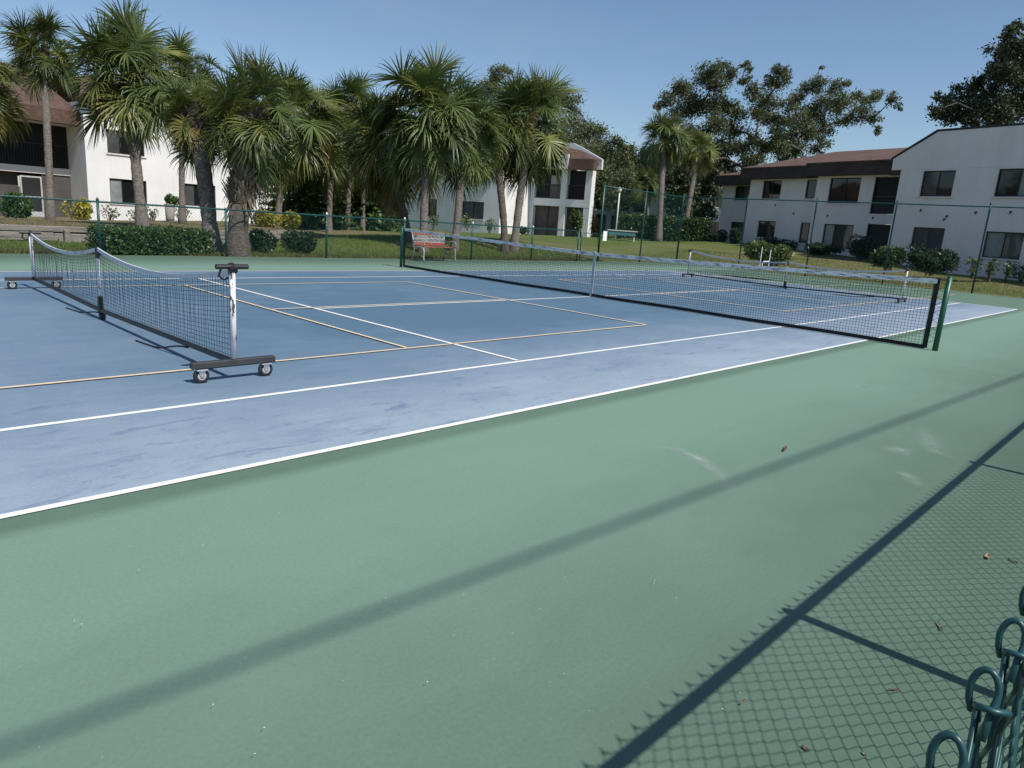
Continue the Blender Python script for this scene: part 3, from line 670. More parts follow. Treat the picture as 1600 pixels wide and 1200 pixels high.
HE = [(22.5, 24.1, 4.15, 5.2), (22.5, 24.1, 1.45, 2.5)]
m = MB(); wall(m, 18.66, 25.4, b2, GB, 5.24, s, HE); m.quad((25.4, s*b2, GB), (25.4, s*14, GB), (25.4, s*14, 5.24), (25.4, s*b2, 5.24)); m.build('end_wall', M['stucco2'], Rb)
for h in HE: window(Rb, h, b2, s, ('glass_c', 'glass'))
# dark mansard fascias (each a leaning shingled band) and the roofs above
def fascia(a0, a1, b, z0=5.24, z1=5.98, ov=.55, lean=.12, mt='fascia', P=Rb, s=s):
    m = MB(); m.extrude([(-ov, z0), (.02, z0), (.02, z1), (-ov+lean, z1)], lambda y, z: (a0, s*(b+y), z), lambda y, z: (a1, s*(b+y), z)); return m.build('fascia', M[mt], P)
fascia(5.67, 12.95, b0); fascia(12.96, 19.25, b1); fascia(19.27, 26.0, b2)
fascia(5.66, 6.3, .22, 5.0, 5.235, .18, .02)
RZ = 7.46
roofpoly(Rb, [(5.6, s*(b0-.47), 5.99), (12.95, s*(b0-.47), 5.99), (12.95, s*8, RZ), (5.6, s*8, RZ)])
roofpoly(Rb, [(12.95, s*(b1-.47), 5.985), (19.27, s*(b1-.47), 5.985), (16.4, s*8, RZ), (12.95, s*8, RZ-.003)])
roofpoly(Rb, [(19.27, s*(b1-.47), 5.985), (19.27, s*12, 5.985), (16.4, s*8, RZ)])
roofpoly(Rb, [(19.0, s*(b2-.47), 5.985), (26.05, s*(b2-.47), 5.985), (22.6, s*11, 7.2), (18.0, s*11, 7.2)])
roofpoly(Rb, [(26.05, s*(b2-.47), 5.985), (26.05, s*15, 5.985), (22.6, s*11, 7.2)])
roofpoly(Rb, [(5.6, s*8, RZ), (16.4, s*8, RZ), (19.27, s*14, 6), (5.6, s*14, 6)], 'rear_roof')
for a, b_, z in ((1.55, 0, 3.25), (2.85, 0, 3.05), (2.95, 0, 2.9), (4.2, 0, 3.3), (.05, 0, 3.3), (-.9, 0, 3.05), (8.2, b0, 2.95), (11.2, b0, 2.98), (14.6, b1, 3.1), (16.2, b1, 3.6)):
    m = MB(); y = s*b_; m.lathe((a, y, z), (0, -s, 0), [(.05, 0), (.05, .05), (.03, .07)], 8); m.tube([(a, y-s*.05, z-.02), (a, y-s*.07, z-.1)], .02, 5); m.build('dryer_vent', M['rail'], Rb)

# left building -------------------------------------------------------------
Lb = empty('apartment_building', (2.28, 35.24, 0), R(6), 'sunlit white two storey block with dark balconies behind the left palms', 'building')
s = 1; GB = -.6
HL = [(-.87, 1.12, .86, 2.18), (3.30, 5.30, .96, 2.24), (-.88, 1.10, 3.52, 4.75), (3.25, 5.30, 3.62, 4.8), (7.0, 8.4, 3.6, 4.8)]
m = MB(); wall(m, -2.0, 9.2, 0, GB, 6.0, s, HL)
m.quad((-2, 0, GB), (-2, 9, GB), (-2, 9, 6), (-2, 0, 6)); m.quad((9.2, 0, GB), (9.2, 9, GB), (9.2, 9, 6), (9.2, 0, 6)); m.build('front_wall', M['stucco'], Lb)
for k, h in enumerate(HL): window(Lb, h, 0, s, [('glass_b', 'glass', 'glass'), ('glass_c', 'glass', 'glass_c'), ('glass_c', 'glass', 'glass'), ('glass', 'glass'), ('glass',)][k])
BB = 2.2
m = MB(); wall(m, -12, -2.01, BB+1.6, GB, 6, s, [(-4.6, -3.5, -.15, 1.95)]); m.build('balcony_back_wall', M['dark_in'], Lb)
m = MB(); ybox(m, -12, -2.01, BB-.02, BB+1.6, 2.14, 2.5, s); m.build('balcony_slab', M['stucco2'], Lb)
for a0, a1 in ((-7.6, -7.2),):
    for z0, z1 in ((GB, 2.13), (2.51, 4.73)): m = MB(); ybox(m, a0, a1, BB, BB+.3, z0, z1, s); m.build('pier', M['stucco'], Lb)
m = MB(); ybox(m, -7.2, -2.02, BB+.05, BB+.09, 3.66, 3.72, s); ybox(m, -7.2, -2.02, BB+.05, BB+.09, 2.6, 2.64, s)
for k in range(39): x = -7.1+k*.13; ybox(m, x, x+.03, BB+.055, BB+.085, 2.64, 3.66, s)
m.build('balcony_railing', M['bronze'], Lb)
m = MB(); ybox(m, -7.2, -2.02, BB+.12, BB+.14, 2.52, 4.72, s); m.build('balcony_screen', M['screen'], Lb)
m = MB(); ybox(m, -7.2, -4.4, BB+.5, BB+.52, GB, 2.13, s); m.build('porch_screen', M['screen_l'], Lb)
m = MB(); ybox(m, -4.45, -4.38, BB+.02, BB+.08, -.2, 1.98, s); ybox(m, -3.5, -3.43, BB+.02, BB+.08, -.2, 1.98, s); ybox(m, -4.38, -3.5, BB+.02, BB+.08, 1.9, 1.98, s); ybox(m, -4.38, -3.5, BB+.02, BB+.08, -.2, .12, s); ybox(m, -4.38, -3.5, BB+.02, BB+.08, .86, .92, s)
d_ = m.build('screen_door', M['alu'], Lb); m = MB(); ybox(m, -4.38, -3.5, BB+.045, BB+.055, .12, 1.9, s); m.build('pane', M['screen'], d_)
m = MB(); ybox(m, -3.42, -2.02, BB+.05, BB+.07, GB, 2.12, s); m.build('porch_screen', M['screen_l'], Lb)
fascia(-12, -2.04, .85, 4.74, 5.44, .6, .1, 'fascia_l', Lb, 1)
m = MB(); ybox(m, -12, -2.02, .9, BB+1.6, 4.73, 4.83, s); m.build('soffit', M['stucco2'], Lb)
roofpoly(Lb, [(-12, .34, 5.45), (-2.03, .34, 5.45), (-2.03, BB+5.5, 8.2), (-12, BB+5.5, 8.2)])
roofpoly(Lb, [(-2.3, -.4, 5.95), (9.5, -.4, 5.95), (7.5, 5, 7.9), (0, 5, 7.9)])
roofpoly(Lb, [(9.5, -.4, 5.95), (9.5, 10, 5.95), (7.5, 5, 7.9)]); roofpoly(Lb, [(-12, BB+5.5, 8.2), (1.5, BB+5.5, 8.2), (5, 16, 5), (-12, 16, 5)], 'rear_roof')

# centre building -----------------------------------------------------------
Cb = empty('apartment_building', (24.145, 32.86, 0), R(100), 'white two storey block with corner balconies behind the middle palm clump', 'building')
s = -1; GB = -.2
HW = [(1.37, 3.02, 1.30, 2.60), (-3.14, -1.10, 1.34, 2.58), (8.42, 9.9, 1.05, 2.55), (5.0, 7.2, .1, 2.55), (1.37, 3.02, 3.9, 5.1), (-3.14, -1.1, 3.9, 5.1), (8.42, 9.9, 3.9, 5.1)]
m = MB(); wall(m, -4.62, 16, 0, GB, 5.3, s, HW)
m.quad((-4.62, 0, GB), (-4.62, s*3.9, GB), (-4.62, s*3.9, 5.3), (-4.62, 0, 5.3)); m.quad((16, 0, GB), (16, s*9, GB), (16, s*9, 5.3), (16, 0, 5.3)); m.build('front_wall', M['stucco'], Cb)
for k, h in enumerate(HW):
    if k == 3:
        m = MB(); ybox(m, h[0]+.01, h[1]-.01, .12, .14, h[2], h[3]-.01, s); m.build('entrance_shade', M['screen'], Cb)  # near-black sheet stands in for the shadow inside the entrance recess
    else: window(Cb, h, 0, s, ('glass_c', 'glass_c') if k < 2 else ('glass', 'glass'))
BB = 3.9
m = MB()
ybox(m, -9.75, -4.63, BB, BB+.6, 2.68, 3.22, s); m.build('balcony_slab', M['stucco'], Cb)
for a0, a1 in ((-4.9, -4.63), (-7.7, -7.2), (-9.75, -9.25)):
    for z0, z1 in ((GB, 2.675), (3.225, 5.295)): m = MB(); ybox(m, a0, a1, BB+.01, BB+.55, z0, z1, s); m.build('pier', M['stucco'], Cb)
m = MB(); ybox(m, -9.24, -4.63, BB+.62, BB+.7, GB, 5.3, s); m.build('balcony_back_wall', M['screen_l'], Cb)
for a0, a1 in ((-7.2, -4.9), (-9.25, -7.7)):
    m = MB(); ybox(m, a0+.01, a1-.01, BB+.34, BB+.36, GB, 2.67, s); o = m.build('porch_screen', M['screen_l'], Cb)
    m = MB(); x = (a0+a1)/2; ybox(m, x-.03, x+.03, BB+.28, BB+.33, GB, 2.67, s); ybox(m, a0+.01, a1-.01, BB+.28, BB+.33, 1.2, 1.25, s); m.build('screen_frame', M['bronze'], o)
    m = MB(); ybox(m, a0, a1, BB+.2, BB+.24, 4.2, 4.26, s); ybox(m, a0, a1, BB+.2, BB+.24, 3.26, 3.30, s); n = int((a1-a0)/.12)
    for k in range(n): x = a0+(k+.5)*(a1-a0)/n; ybox(m, x-.014, x+.014, BB+.205, BB+.235, 3.3, 4.2, s)
    m.build('balcony_railing', M['bronze'], Cb)
    m = MB(); ybox(m, a0+.01, a1-.01, BB+.4, BB+.42, 3.23, 5.29, s); m.build('balcony_screen', M['screen'], Cb)
m = MB(); ybox(m, -7.0, -6.1, BB+.36, BB+.38, 3.3, 4.9, s); m.build('balcony_blind', M['glass_b'], Cb)
m = MB(); ybox(m, -7.95, -4.3, -.1+BB-.5, BB+2.3, 5.305, 5.4, s); m.build('soffit', M['stucco2'], Cb)
fascia(-10.05, -7.98, BB, 5.3, 6.05, .55, .1, 'fascia_l', Cb, s)
m = MB(); ybox(m, -7.96, -6.6, BB-.55, BB-.4, 5.31, 6.35, s); m.build('gable_panel', M['stucco'], Cb)
fascia(-6.58, -4.0, BB, 5.41, 6.0, .55, .1, 'fascia_l', Cb, s); fascia(-4.75, 16.5, 0, 5.31, 6.0, .5, .1, 'fascia_l', Cb, s)
m = MB(); m.extrude([(-10.12, 5.42), (-10.12, 6.12), (-8.35, 6.95), (-7.6, 7.25), (-4.0, 7.3), (-4.0, 5.42)], lambda a, z: (a, s*(BB+.62), z), lambda a, z: (a, s*(BB+.8), z)); m.build('gable_parapet', M['stucco'], Cb)
roofpoly(Cb, [(-10.06, s*(BB-.45), 6.03), (-6.6, s*(BB-.45), 6.03), (-6.6, s*(BB+.6), 7.0), (-8.35, s*(BB+.6), 6.72), (-10.06, s*(BB+.6), 6.06)])
roofpoly(Cb, [(-4.75, s*-.4, 6.01), (16.5, s*-.4, 6.01), (14, s*8, 7.8), (-4.0, s*8, 7.8)])

# two farther blocks seen through the gap -----------------------------------
def far_block(base, rz, label, W, H, cols, roofz):
    P = empty('apartment_building', base, R(rz), label, 'building')
    m = MB(); m.box(-W/2, W/2, .9, 9, 0, H); m.build('wall', M['stucco2'], P)
    m = MB(); m.box(-W/2, W/2, 0, .89, 2.65, 3.15); m.build('balcony_slab', M['stucco'], P)
    for a in cols:
        m = MB(); m.box(a-.25, a+.25, .02, .5, 0, 2.64); m.box(a-.25, a+.25, .02, .5, 3.16, H); m.build('pier', M['stucco'], P)
    for k in range(len(cols)-1):
        for z0, z1 in ((.05, 2.6), (3.2, H-.1)):
            m = MB(); m.box(cols[k]+.3, cols[k+1]-.3, .84, .88, z0, z1); m.build('porch_screen', M['dark_in'], P)
    m = MB(); m.box(-W/2-.4, W/2+.4, -.5, -.1, H, H+.75); m.build('fascia', M['fascia'], P)
    roofpoly(P, [(-W/2-.4, -.45, H+.76), (W/2+.4, -.45, H+.76), (W/2-2, 5, roofz), (-W/2+2, 5, roofz)])
    return P
q = at(972, 372, 76)
far_block((q.x, q.y, q.z-.3), -47, 'distant white block with tall piers seen between the middle palms and the hedge', 9, 5.4, (-4.2, -1.6, .75, 2.2, 4.2), 7.4)
q = at(1108, 378, 64)
P = empty('apartment_building', (q.x, q.y, q.z-.2), R(-18), 'far pale block with a reddish roof left of the shaded apartments', 'building')
m = MB(); wall(m, -1.6, 5, 0, -.5, 5.1, 1, [(-.2, 1.3, 3.3, 4.7), (-.2, 1.3, .5, 2.0)]); m.quad((-1.6, 0, -.5), (-1.6, 7, -.5), (-1.6, 7, 5.1), (-1.6, 0, 5.1)); m.build('wall', M['stucco'], P)
for h in ((-.2, 1.3, 3.3, 4.7), (-.2, 1.3, .5, 2.0)): window(P, h, 0, 1)
m = MB(); m.box(-2.2, 5, -.6, .0, 5.1, 5.7); m.build('fascia', M['fascia'], P); roofpoly(P, [(-2.2, -.55, 5.71), (5, -.55, 5.71), (5, 4, 7.2), (-1, 4, 7.2)])

# ------------------------------------------------------------------ palms
def frond_mesh(elev, seed, N=38, dead=False):
    rg = random.Random(seed); mb = MB()
    e = R(elev); p = Vector((0, 0, 0)); PL = .98 if not dead else .75
    roll = rg.uniform(-.9, .9) if elev > 35 else rg.uniform(-.45, .45)
    pts = [p.copy()]
    for i in range(5):
        p = p+Vector((math.cos(e), 0, math.sin(e)))*PL/5; pts.append(p.copy()); e -= R(4.5)*max(.15, math.cos(e))
    mb.tube(pts, [.026, .02, .016, .014, .013, .012], 4, False)
    costa = [(p.copy(), e)]
    for i in range(6):
        e = max(R(-100), e-R(7.5 if not dead else 5)*max(.3, math.cos(e)+.35)); p = p+Vector((math.cos(e), 0, math.sin(e)))*.058; costa.append((p.copy(), e))
    mb.tube([c[0] for c in costa], [.011, .010, .009, .008, .006, .005, .003], 3, False)
    stiff = .030 if elev > 35 else .065 if elev > -15 else .125
    for i in range(N):
        sgn = (i/(N-1))*2-1; q = abs(sgn); side = 1 if sgn > 0 else -1
        k = (1-q)**.85*6; k0 = min(5, int(k)); fr = k-k0
        o = costa[k0][0].lerp(costa[k0+1][0], fr); ee = costa[k0][1]
        t = Vector((math.cos(ee), 0, math.sin(ee))); n0 = Vector((-math.sin(ee), 0, math.cos(ee))); S0 = Vector((0, 1, 0))
        n = n0*math.cos(roll)+S0*math.sin(roll); S = S0*math.cos(roll)-n0*math.sin(roll)
        a = R(5+q*128+rg.uniform(-3, 3)); L = (1.06-.26*q*q)*rg.uniform(.92, 1.06)*(1 if not dead else .8)
        d = (t*math.cos(a)+S*side*math.sin(a)+n*(.30*math.sin(a)+rg.uniform(-.09, .09))).normalized()
        g = stiff+.03*rg.random() if not dead else .34
        if rg.random() < .12 and not dead: g += .12
        wd = d.cross(n+S*rg.uniform(-.6, .6)); wd.normalize()
        if abs(wd.z) > .98: wd = S
        W = [.014, .027, .023, .014, .002]; P = [o]; D = d.copy()
        for j in range(4):
            D = (D+Vector((0, 0, -1))*g*(j*j*.55+.2)).normalized(); P.append(P[-1]+D*L/4)
        st = len(mb.v)
        for j in range(5):
            ww = wd*W[j]*(1 if not dead else .6); mb.v.append(tuple(P[j]-ww)); mb.v.append(tuple(P[j]+ww))
        for j in range(4): mb.f.append((st+2*j, st+2*j+1, st+2*j+3, st+2*j+2))
    return mb
ELEV = [84, 66, 48, 30, 12, -8, -28, -48, -66]
FR = {}
for e in ELEV:
    for v in range(3):
        mbx = frond_mesh(e, e*7+v)
        FR[e, v, 'g'] = mbx.mesh('frond', M['frond']); FR[e, v, 'o'] = mbx.mesh('frond', M['frond_o']); FR[e, v, 'y'] = mbx.mesh('frond', M['frond_y'])
for v in range(3): FR['dead', v] = frond_mesh(-62-v*9, 900+v, 22, True).mesh('dead_frond', M['frond_d'])
def palm(label, base, crown, rad, tr, n=40, bark='bark', skirt=0, boots=.35, dead=4, old=.3, cut=None, group='sabal palms'):
    rg = random.Random(hash(label) % 99991 if False else sum(map(ord, label)))
    base = Vector(base); crown = Vector(crown); h = crown-base
    P = empty('palm_tree', base, 0, label, 'palm tree', group)
    pts = []; rs = []; K = 44
    midp = h*.5+Vector((-h.x*.22, -h.y*.22, 0))+Vector((rg.uniform(-.12, .12), rg.uniform(-.12, .12), 0))
    for i in range(K+1):
        t = i/K*.99; q = midp*2*t*(1-t)+h*t*t; pts.append(q-(Vector((0, 0, .25)) if i == 0 else Vector())); rs.append(tr*(1.28-.5*min(1, t*5)+.18*t)*(1+rg.uniform(-.055, .055)+(.05 if i % 3 == 0 else 0)))
    m = MB(); m.tube(pts, rs, 12, ref=(1, 0, 0)); m.build('trunk', M[bark], P, True)
    def on(t): return midp*2*t*(1-t)+h*t*t
    m = MB(); H = h.length; nb = int((boots*H/.6+1)*80*(tr/.16)); nb = min(nb, 700)
    for k in range(nb):
        t = 1-(boots)*rg.random()**1.3; c = on(t); a = rg.uniform(0, 6.283); d = Vector((math.cos(a), math.sin(a), 0)); sd = Vector((-math.sin(a), math.cos(a), 0))
        r_ = tr*1.0; lean = rg.choice((-.5, .5))+rg.uniform(-.2, .2); L = rg.uniform(.25, .5)
        p0 = c+d*r_*.85; p1 = p0+(d*.45+sd*lean+Vector((0, 0, 1))).normalized()*L; w0 = .055; w1 = .03
        if k % 3 == 0: p1 = p0+(d*.5+sd*lean*.4+Vector((0, 0, -1))).normalized()*L*1.3; w1 = .006
        m.quad(p0-sd*w0, p0+sd*w0, p1+sd*w1, p1-sd*w1)
    tag(m.build('leaf_bases', M['boot'], P), kind='stuff')
    sc_ = rad/2.0
    n = int(n*1.3); gap = rg.uniform(0, 6.283); gap2 = rg.uniform(0, 6.283); lean = Vector((rg.uniform(-.16, .16), rg.uniform(-.16, .16), 0))
    for k in range(n):
        x = (k+.5)/n; az = k*2.39996+rg.gauss(0, .45)
        el = 88-(138 if skirt == 0 else 146)*x**1.0+rg.gauss(0, 12); el = max(-78, min(89, el))
        if (abs((az-gap+math.pi) % 6.283-math.pi) < .24 and -40 < el < 50) or (abs((az-gap2+math.pi) % 6.283-math.pi) < .2 and el < 20): continue
        e = min(ELEV, key=lambda q: abs(q-el)); v = rg.randrange(3)
        low = x > .72
        c = 'y' if (low and rg.random() < .26) else 'o' if rg.random() < (.5 if low else old) else 'g'
        link('frond', FR[e, v, c], P, h+Vector((rg.uniform(-.1, .1), rg.uniform(-.1, .1), rg.uniform(-.45, .15)*min(1, sc_))), (rg.gauss(0, .14)+lean.x, rg.gauss(0, .12)+lean.y, az), sc_*rg.uniform(.74, 1.16)*(.86 if el > 30 else .84+.17*abs(math.sin(R(el)))))
    for k in range(dead+skirt):
        sk = k >= dead
        off = rg.uniform(.02, .34)*H if sk else rg.uniform(.1, .35)
        c = on(1-off/H) if sk else h-Vector((0, 0, off)); link('frond', FR['dead', rg.randrange(3)], P, c, (rg.uniform(-.15, .15), rg.uniform(-.1, .25), rg.uniform(0, 6.283)), sc_*rg.uniform(.7, .95))
    return P
def place(label, bu, bv, cu, cv, rpx, tw, d=None, **kw):
    if d is None: b_ = onground(bu, bv); d = depth(b_)
    else: b_ = at(bu, bv, d)
    c = at(cu, cv, d)
    return palm(label, b_, c, rpx*d/FPX*.95, tw*d/FPX/2, **kw)
place('palm cropped by the left edge with only drooping fronds in view', -55, 350, -38, 120, 95, 12, 22, n=40)
place('slim palm standing before the dark balconies at far left', 79, 342, 66, 80, 72, 12, 29, n=40, boots=.1)
place('tall palm rising from the retaining wall before the sunlit white wall', 224, 359, 203, 122, 118, 18, 23, n=58, boots=.2, dead=4)
place('palm crown peeping out behind the tall palm by the white wall', 285, 345, 290, 118, 80, 10, 29, n=36, boots=.2)
place('leaning palm with a bare curved trunk left of the shaggy trunk', 331, 393, 304, 180, 80, 27, 19.6, n=34, bark='bark', boots=.2, old=.5, dead=3)
place('squat palm with a thick shaggy trunk full of old leaf bases', 371, 398, 400, 182, 110, 34, 19.0, n=54, bark='bark_d', boots=.66, skirt=14, dead=5)
place('thin straight palm between the two yellow shrubs', 432, 359, 462, 186, 100, 11, 31, n=38, bark='bark', boots=.12, old=.4)
place('small palm with a pale trunk left of the capped fence post', 514, 368, 520, 218, 86, 9.5, 34, n=36, boots=.12, old=.35)
place('slim palm with the highest crown between the left and middle clumps', 541, 367, 549, 165, 66, 9.5, 37, n=36, boots=.1)
place('slim palm half hidden between the pale trunked palms and the dark skirted one', 566, 367, 572, 238, 70, 8.5, 38, n=38, boots=.15, old=.15)
place('dark skirted palm at the left side of the middle clump', 643, 396, 600, 226, 94, 15, 27.5, n=46, bark='bark_d', boots=.3, skirt=10, old=.1)
place('broad crowned palm standing just behind the red bench', 661, 400, 668, 184, 112, 15, 25.5, n=60, boots=.2, dead=4)
place('palm with a straight grey trunk in the middle of the clump', 709, 399, 727, 203, 96, 13, 27, n=44, boots=.2, dead=3)
place('palm with a dark trunk leaning left, crossing its neighbour', 789, 399, 768, 210, 82, 13, 29, n=40, bark='bark_d', boots=.3, dead=4)
place('tallest right hand palm of the middle clump with a pale leaning trunk', 802, 399, 832, 188, 102, 14, 29.5, n=58, boots=.15, dead=4)
place('palm with a pale bare trunk rising behind the clipped hedge', 1029, 374, 1038, 214, 55, 10, 49, n=44, boots=.08, group='palms by the far hedge')
place('yellowing palm beside the pale trunked palm near the hedge', 1068, 372, 1092, 236, 42, 9, 51, n=34, boots=.2, old=.9, group='palms by the far hedge')
place('small distant palm under the oaks left of the tall fence corner', 965, 372, 968, 268, 28, 5, 62, n=28, boots=.2, group='palms by the far hedge')
place('short shaded palm under the large oak', 1010, 372, 1012, 285, 36, 6, 56, n=30, boots=.2, old=.1, group='palms by the far hedge')

# ------------------------------------------------------------------ broadleaf trees
def leaf(mb, c, s, rg, up=.3):
    a = Vector((rg.gauss(0, 1), rg.gauss(0, 1), rg.gauss(0, 1)+.0)).normalized(); n = (Vector((rg.gauss(0, 1), rg.gauss(0, 1), rg.gauss(0, 1)))+Vector((0, 0, up*2))).normalized()
    b = a.cross(n)
    if b.length < .1: return
    b.normalize(); b *= s*.5; a = a*s
    mb.quad(c-a, c+b, c+a, c-b)
def tree(name, label, cat, d, lobes, base, mt='oak', trunk=.35, ls=.15, dens=1.0, group='oaks behind the buildings', fork=None, bark='oakbark', inner=True):
    rg = random.Random(sum(map(ord, label)))
    bp_ = at(base[0], base[1], d); P = empty(name, bp_, 0, label, cat, group)
    L = []
    for (u_, v_, r_) in lobes:
        dd = d*(1+rg.uniform(-.05, .05)); L.append((at(u_, v_, dd)-bp_, r_*dd/FPX))
    fk = (at(fork[0], fork[1], d)-bp_) if fork else Vector((0, 0, sum(p.z for p, _ in L)/len(L)*.45))
    t = MB(); t.tube([Vector((0, 0, -.4)), fk*.5+Vector((rg.uniform(-.2, .2), 0, 0)), fk], [trunk*1.25, trunk, trunk*.8], 9)
    hubs = [fk]
    cr = MB()
    for p, r_ in sorted(L, key=lambda q: (q[0]-fk).length):
        h = min(hubs, key=lambda q: (q-p).length+.25*(q-fk).length); mid = h.lerp(p, .5)+Vector((rg.uniform(-.1, .1), rg.uniform(-.1, .1), .1))*(p-h).length
        k = max(.035, trunk*.5*(1-min(.85, (p-fk).length/14))); t.tube([h, mid, p], [k, k*.75, k*.45], 5, False); hubs.append(p)
        ns = max(6, int(9*r_)); sub = []
        for q in range(ns):
            a = Vector((rg.gauss(0, 1), rg.gauss(0, 1), rg.gauss(0, 1))).normalized()*r_*rg.random()**.4; a.z *= .8; sub.append(p+a)
            t.tube([p, p+a*.6+Vector((0, 0, .08*r_)), p+a], [k*.4, k*.25, .012], 3, False)
        nl = int(dens*760*r_*r_/(ls/.15)**2/ns)+4
        for c in sub:
            sr = r_*.60
            for _ in range(nl): leaf(cr, c+Vector((rg.gauss(0, sr*.55), rg.gauss(0, sr*.55), rg.gauss(0, sr*.42))), ls*rg.uniform(.6, 1.25), rg)
    t.build('trunk', M[bark], P, True); cr.build('crown', M[mt], P); return P
tree('oak_tree', 'dark oak showing behind the right hand palms of the middle clump', 'tree', 60,
     [(777, 118, 14), (764, 140, 20), (790, 112, 9), (870, 150, 18), (893, 165, 17), (905, 195, 24), (930, 205, 16), (940, 232, 26), (915, 240, 24), (968, 222, 11), (978, 240, 15), (960, 268, 24), (930, 280, 26), (985, 282, 20), (895, 225, 22), (860, 210, 26), (955, 310, 20)], (920, 372), 'oak', .4, .11, 1.0, fork=(925, 290))
tree('oak_tree', 'large live oak with an airy crown left of the shaded apartments', 'tree', 66,
     [(1042, 155, 14), (1028, 165, 8), (1060, 140, 17), (1078, 148, 18), (1095, 122, 17), (1110, 108, 15), (1128, 103, 10), (1122, 128, 18), (1142, 116, 14), (1160, 125, 10), (1168, 104, 9), (1175, 145, 14), (1100, 160, 24), (1072, 178, 20), (1058, 200, 18), (1130, 165, 20), (1155, 172, 15), (1145, 205, 20), (1112, 200, 22), (1085, 215, 22), (1216, 112, 13), (1207, 132, 16), (1228, 124, 9), (1196, 158, 18), (1182, 182, 18), (1204, 186, 14), (1125, 235, 24), (1160, 232, 20), (1180, 218, 16), (1090, 250, 22), (1195, 236, 14), (1140, 262, 18), (1215, 205, 16), (1210, 228, 18), (1175, 250, 18), (1115, 250, 22), (1230, 190, 14), (1060, 240, 22), (1228, 243, 15)], (1165, 372), 'oak', .4, .125, .9, fork=(1163, 262))
tree('oak_tree', 'live oak with long limbs reaching right above the brown roof', 'tree', 60,
     [(1232, 165, 12), (1246, 150, 14), (1268, 140, 14), (1284, 128, 12), (1303, 138, 13), (1322, 132, 8), (1315, 160, 18), (1292, 168, 20), (1268, 178, 18), (1248, 188, 18), (1236, 212, 18), (1262, 208, 18), (1288, 200, 16), (1340, 150, 11), (1358, 158, 13), (1376, 150, 11), (1394, 156, 10), (1405, 166, 6), (1345, 180, 14), (1366, 184, 10), (1373, 204, 7), (1320, 188, 14), (1222, 232, 14), (1250, 234, 16), (1282, 226, 14), (1283, 106, 4)], (1235, 372), 'oak', .34, .11, .9, fork=(1222, 250))
tree('oak_tree', 'dark oak rising behind the gable at the upper right corner', 'tree', 46,
     [(1572, 55, 13), (1588, 45, 10), (1560, 78, 15), (1582, 85, 22), (1600, 70, 24), (1548, 108, 13), (1572, 115, 22), (1600, 120, 28), (1528, 132, 16), (1545, 148, 22), (1500, 148, 14), (1482, 155, 14), (1466, 152, 7), (1462, 172, 10), (1478, 182, 16), (1502, 176, 18), (1528, 175, 20), (1560, 172, 24), (1595, 168, 30), (1520, 200, 16), (1560, 205, 20), (1630, 100, 40), (1640, 170, 36)], (1590, 330), 'oak_d', .22, .11, 1.2, fork=(1585, 215))
bgl = 'trees closing the gap behind the hedge'
for lb, d, u0, u1, v0, v1, n, rr in (('dark rounded tree closing the gap left of the tall fence corner', 70, 930, 990, 245, 310, 18, 20), ('shaded tree behind the bare trunked palm', 72, 985, 1065, 250, 318, 24, 22), ('shaded tree in front of the far reddish roof', 60, 1055, 1112, 258, 335, 18, 18)):
    rg = random.Random(lb); tree('shade_tree', lb, 'tree', d, [(rg.uniform(u0, u1), rg.uniform(v0, v1), rr*rg.uniform(.7, 1.1)) for _ in range(n)], ((u0+u1)/2, 374), 'oak_d', .3, .2, 1.0, bgl)
# dark layered evergreen behind the left palms
for lb, d, u_, base_v, top_v, wpx in (('dark layered evergreen filling the gap behind the yellow shrubs', 37, 478, 356, 215, 75), ('dark evergreen behind the slim palms right of the yellow shrubs', 40, 572, 358, 235, 70)):
    bp_ = at(u_, base_v, d); P = empty('evergreen_tree', bp_, 0, lb, 'tree', 'evergreens behind the left palms'); rg = random.Random(lb)
    H = (base_v-top_v)*d/FPX; W = wpx*d/FPX; t = MB(); t.tube([(0, 0, -.3), (0, 0, H)], [.16, .03], 7); t.build('trunk', M['oakbark'], P)
    c = MB(); z = .35
    while z < H:
        q = 1-(z/H)**1.6
        for k in range(15):
            a = k*.4189+z*3; L = W*q*rg.uniform(.75, 1.1)
            for st in range(9):
                r_ = L*(st+1)/9
                for _ in range(12):
                    leaf(c, Vector((math.cos(a)*r_+rg.gauss(0, .12), math.sin(a)*r_+rg.gauss(0, .12), z-.12*r_+rg.gauss(0, .06))), rg.uniform(.08, .16), rg, .9)
        z += .33
    c.build('crown', M['hedge'], P)

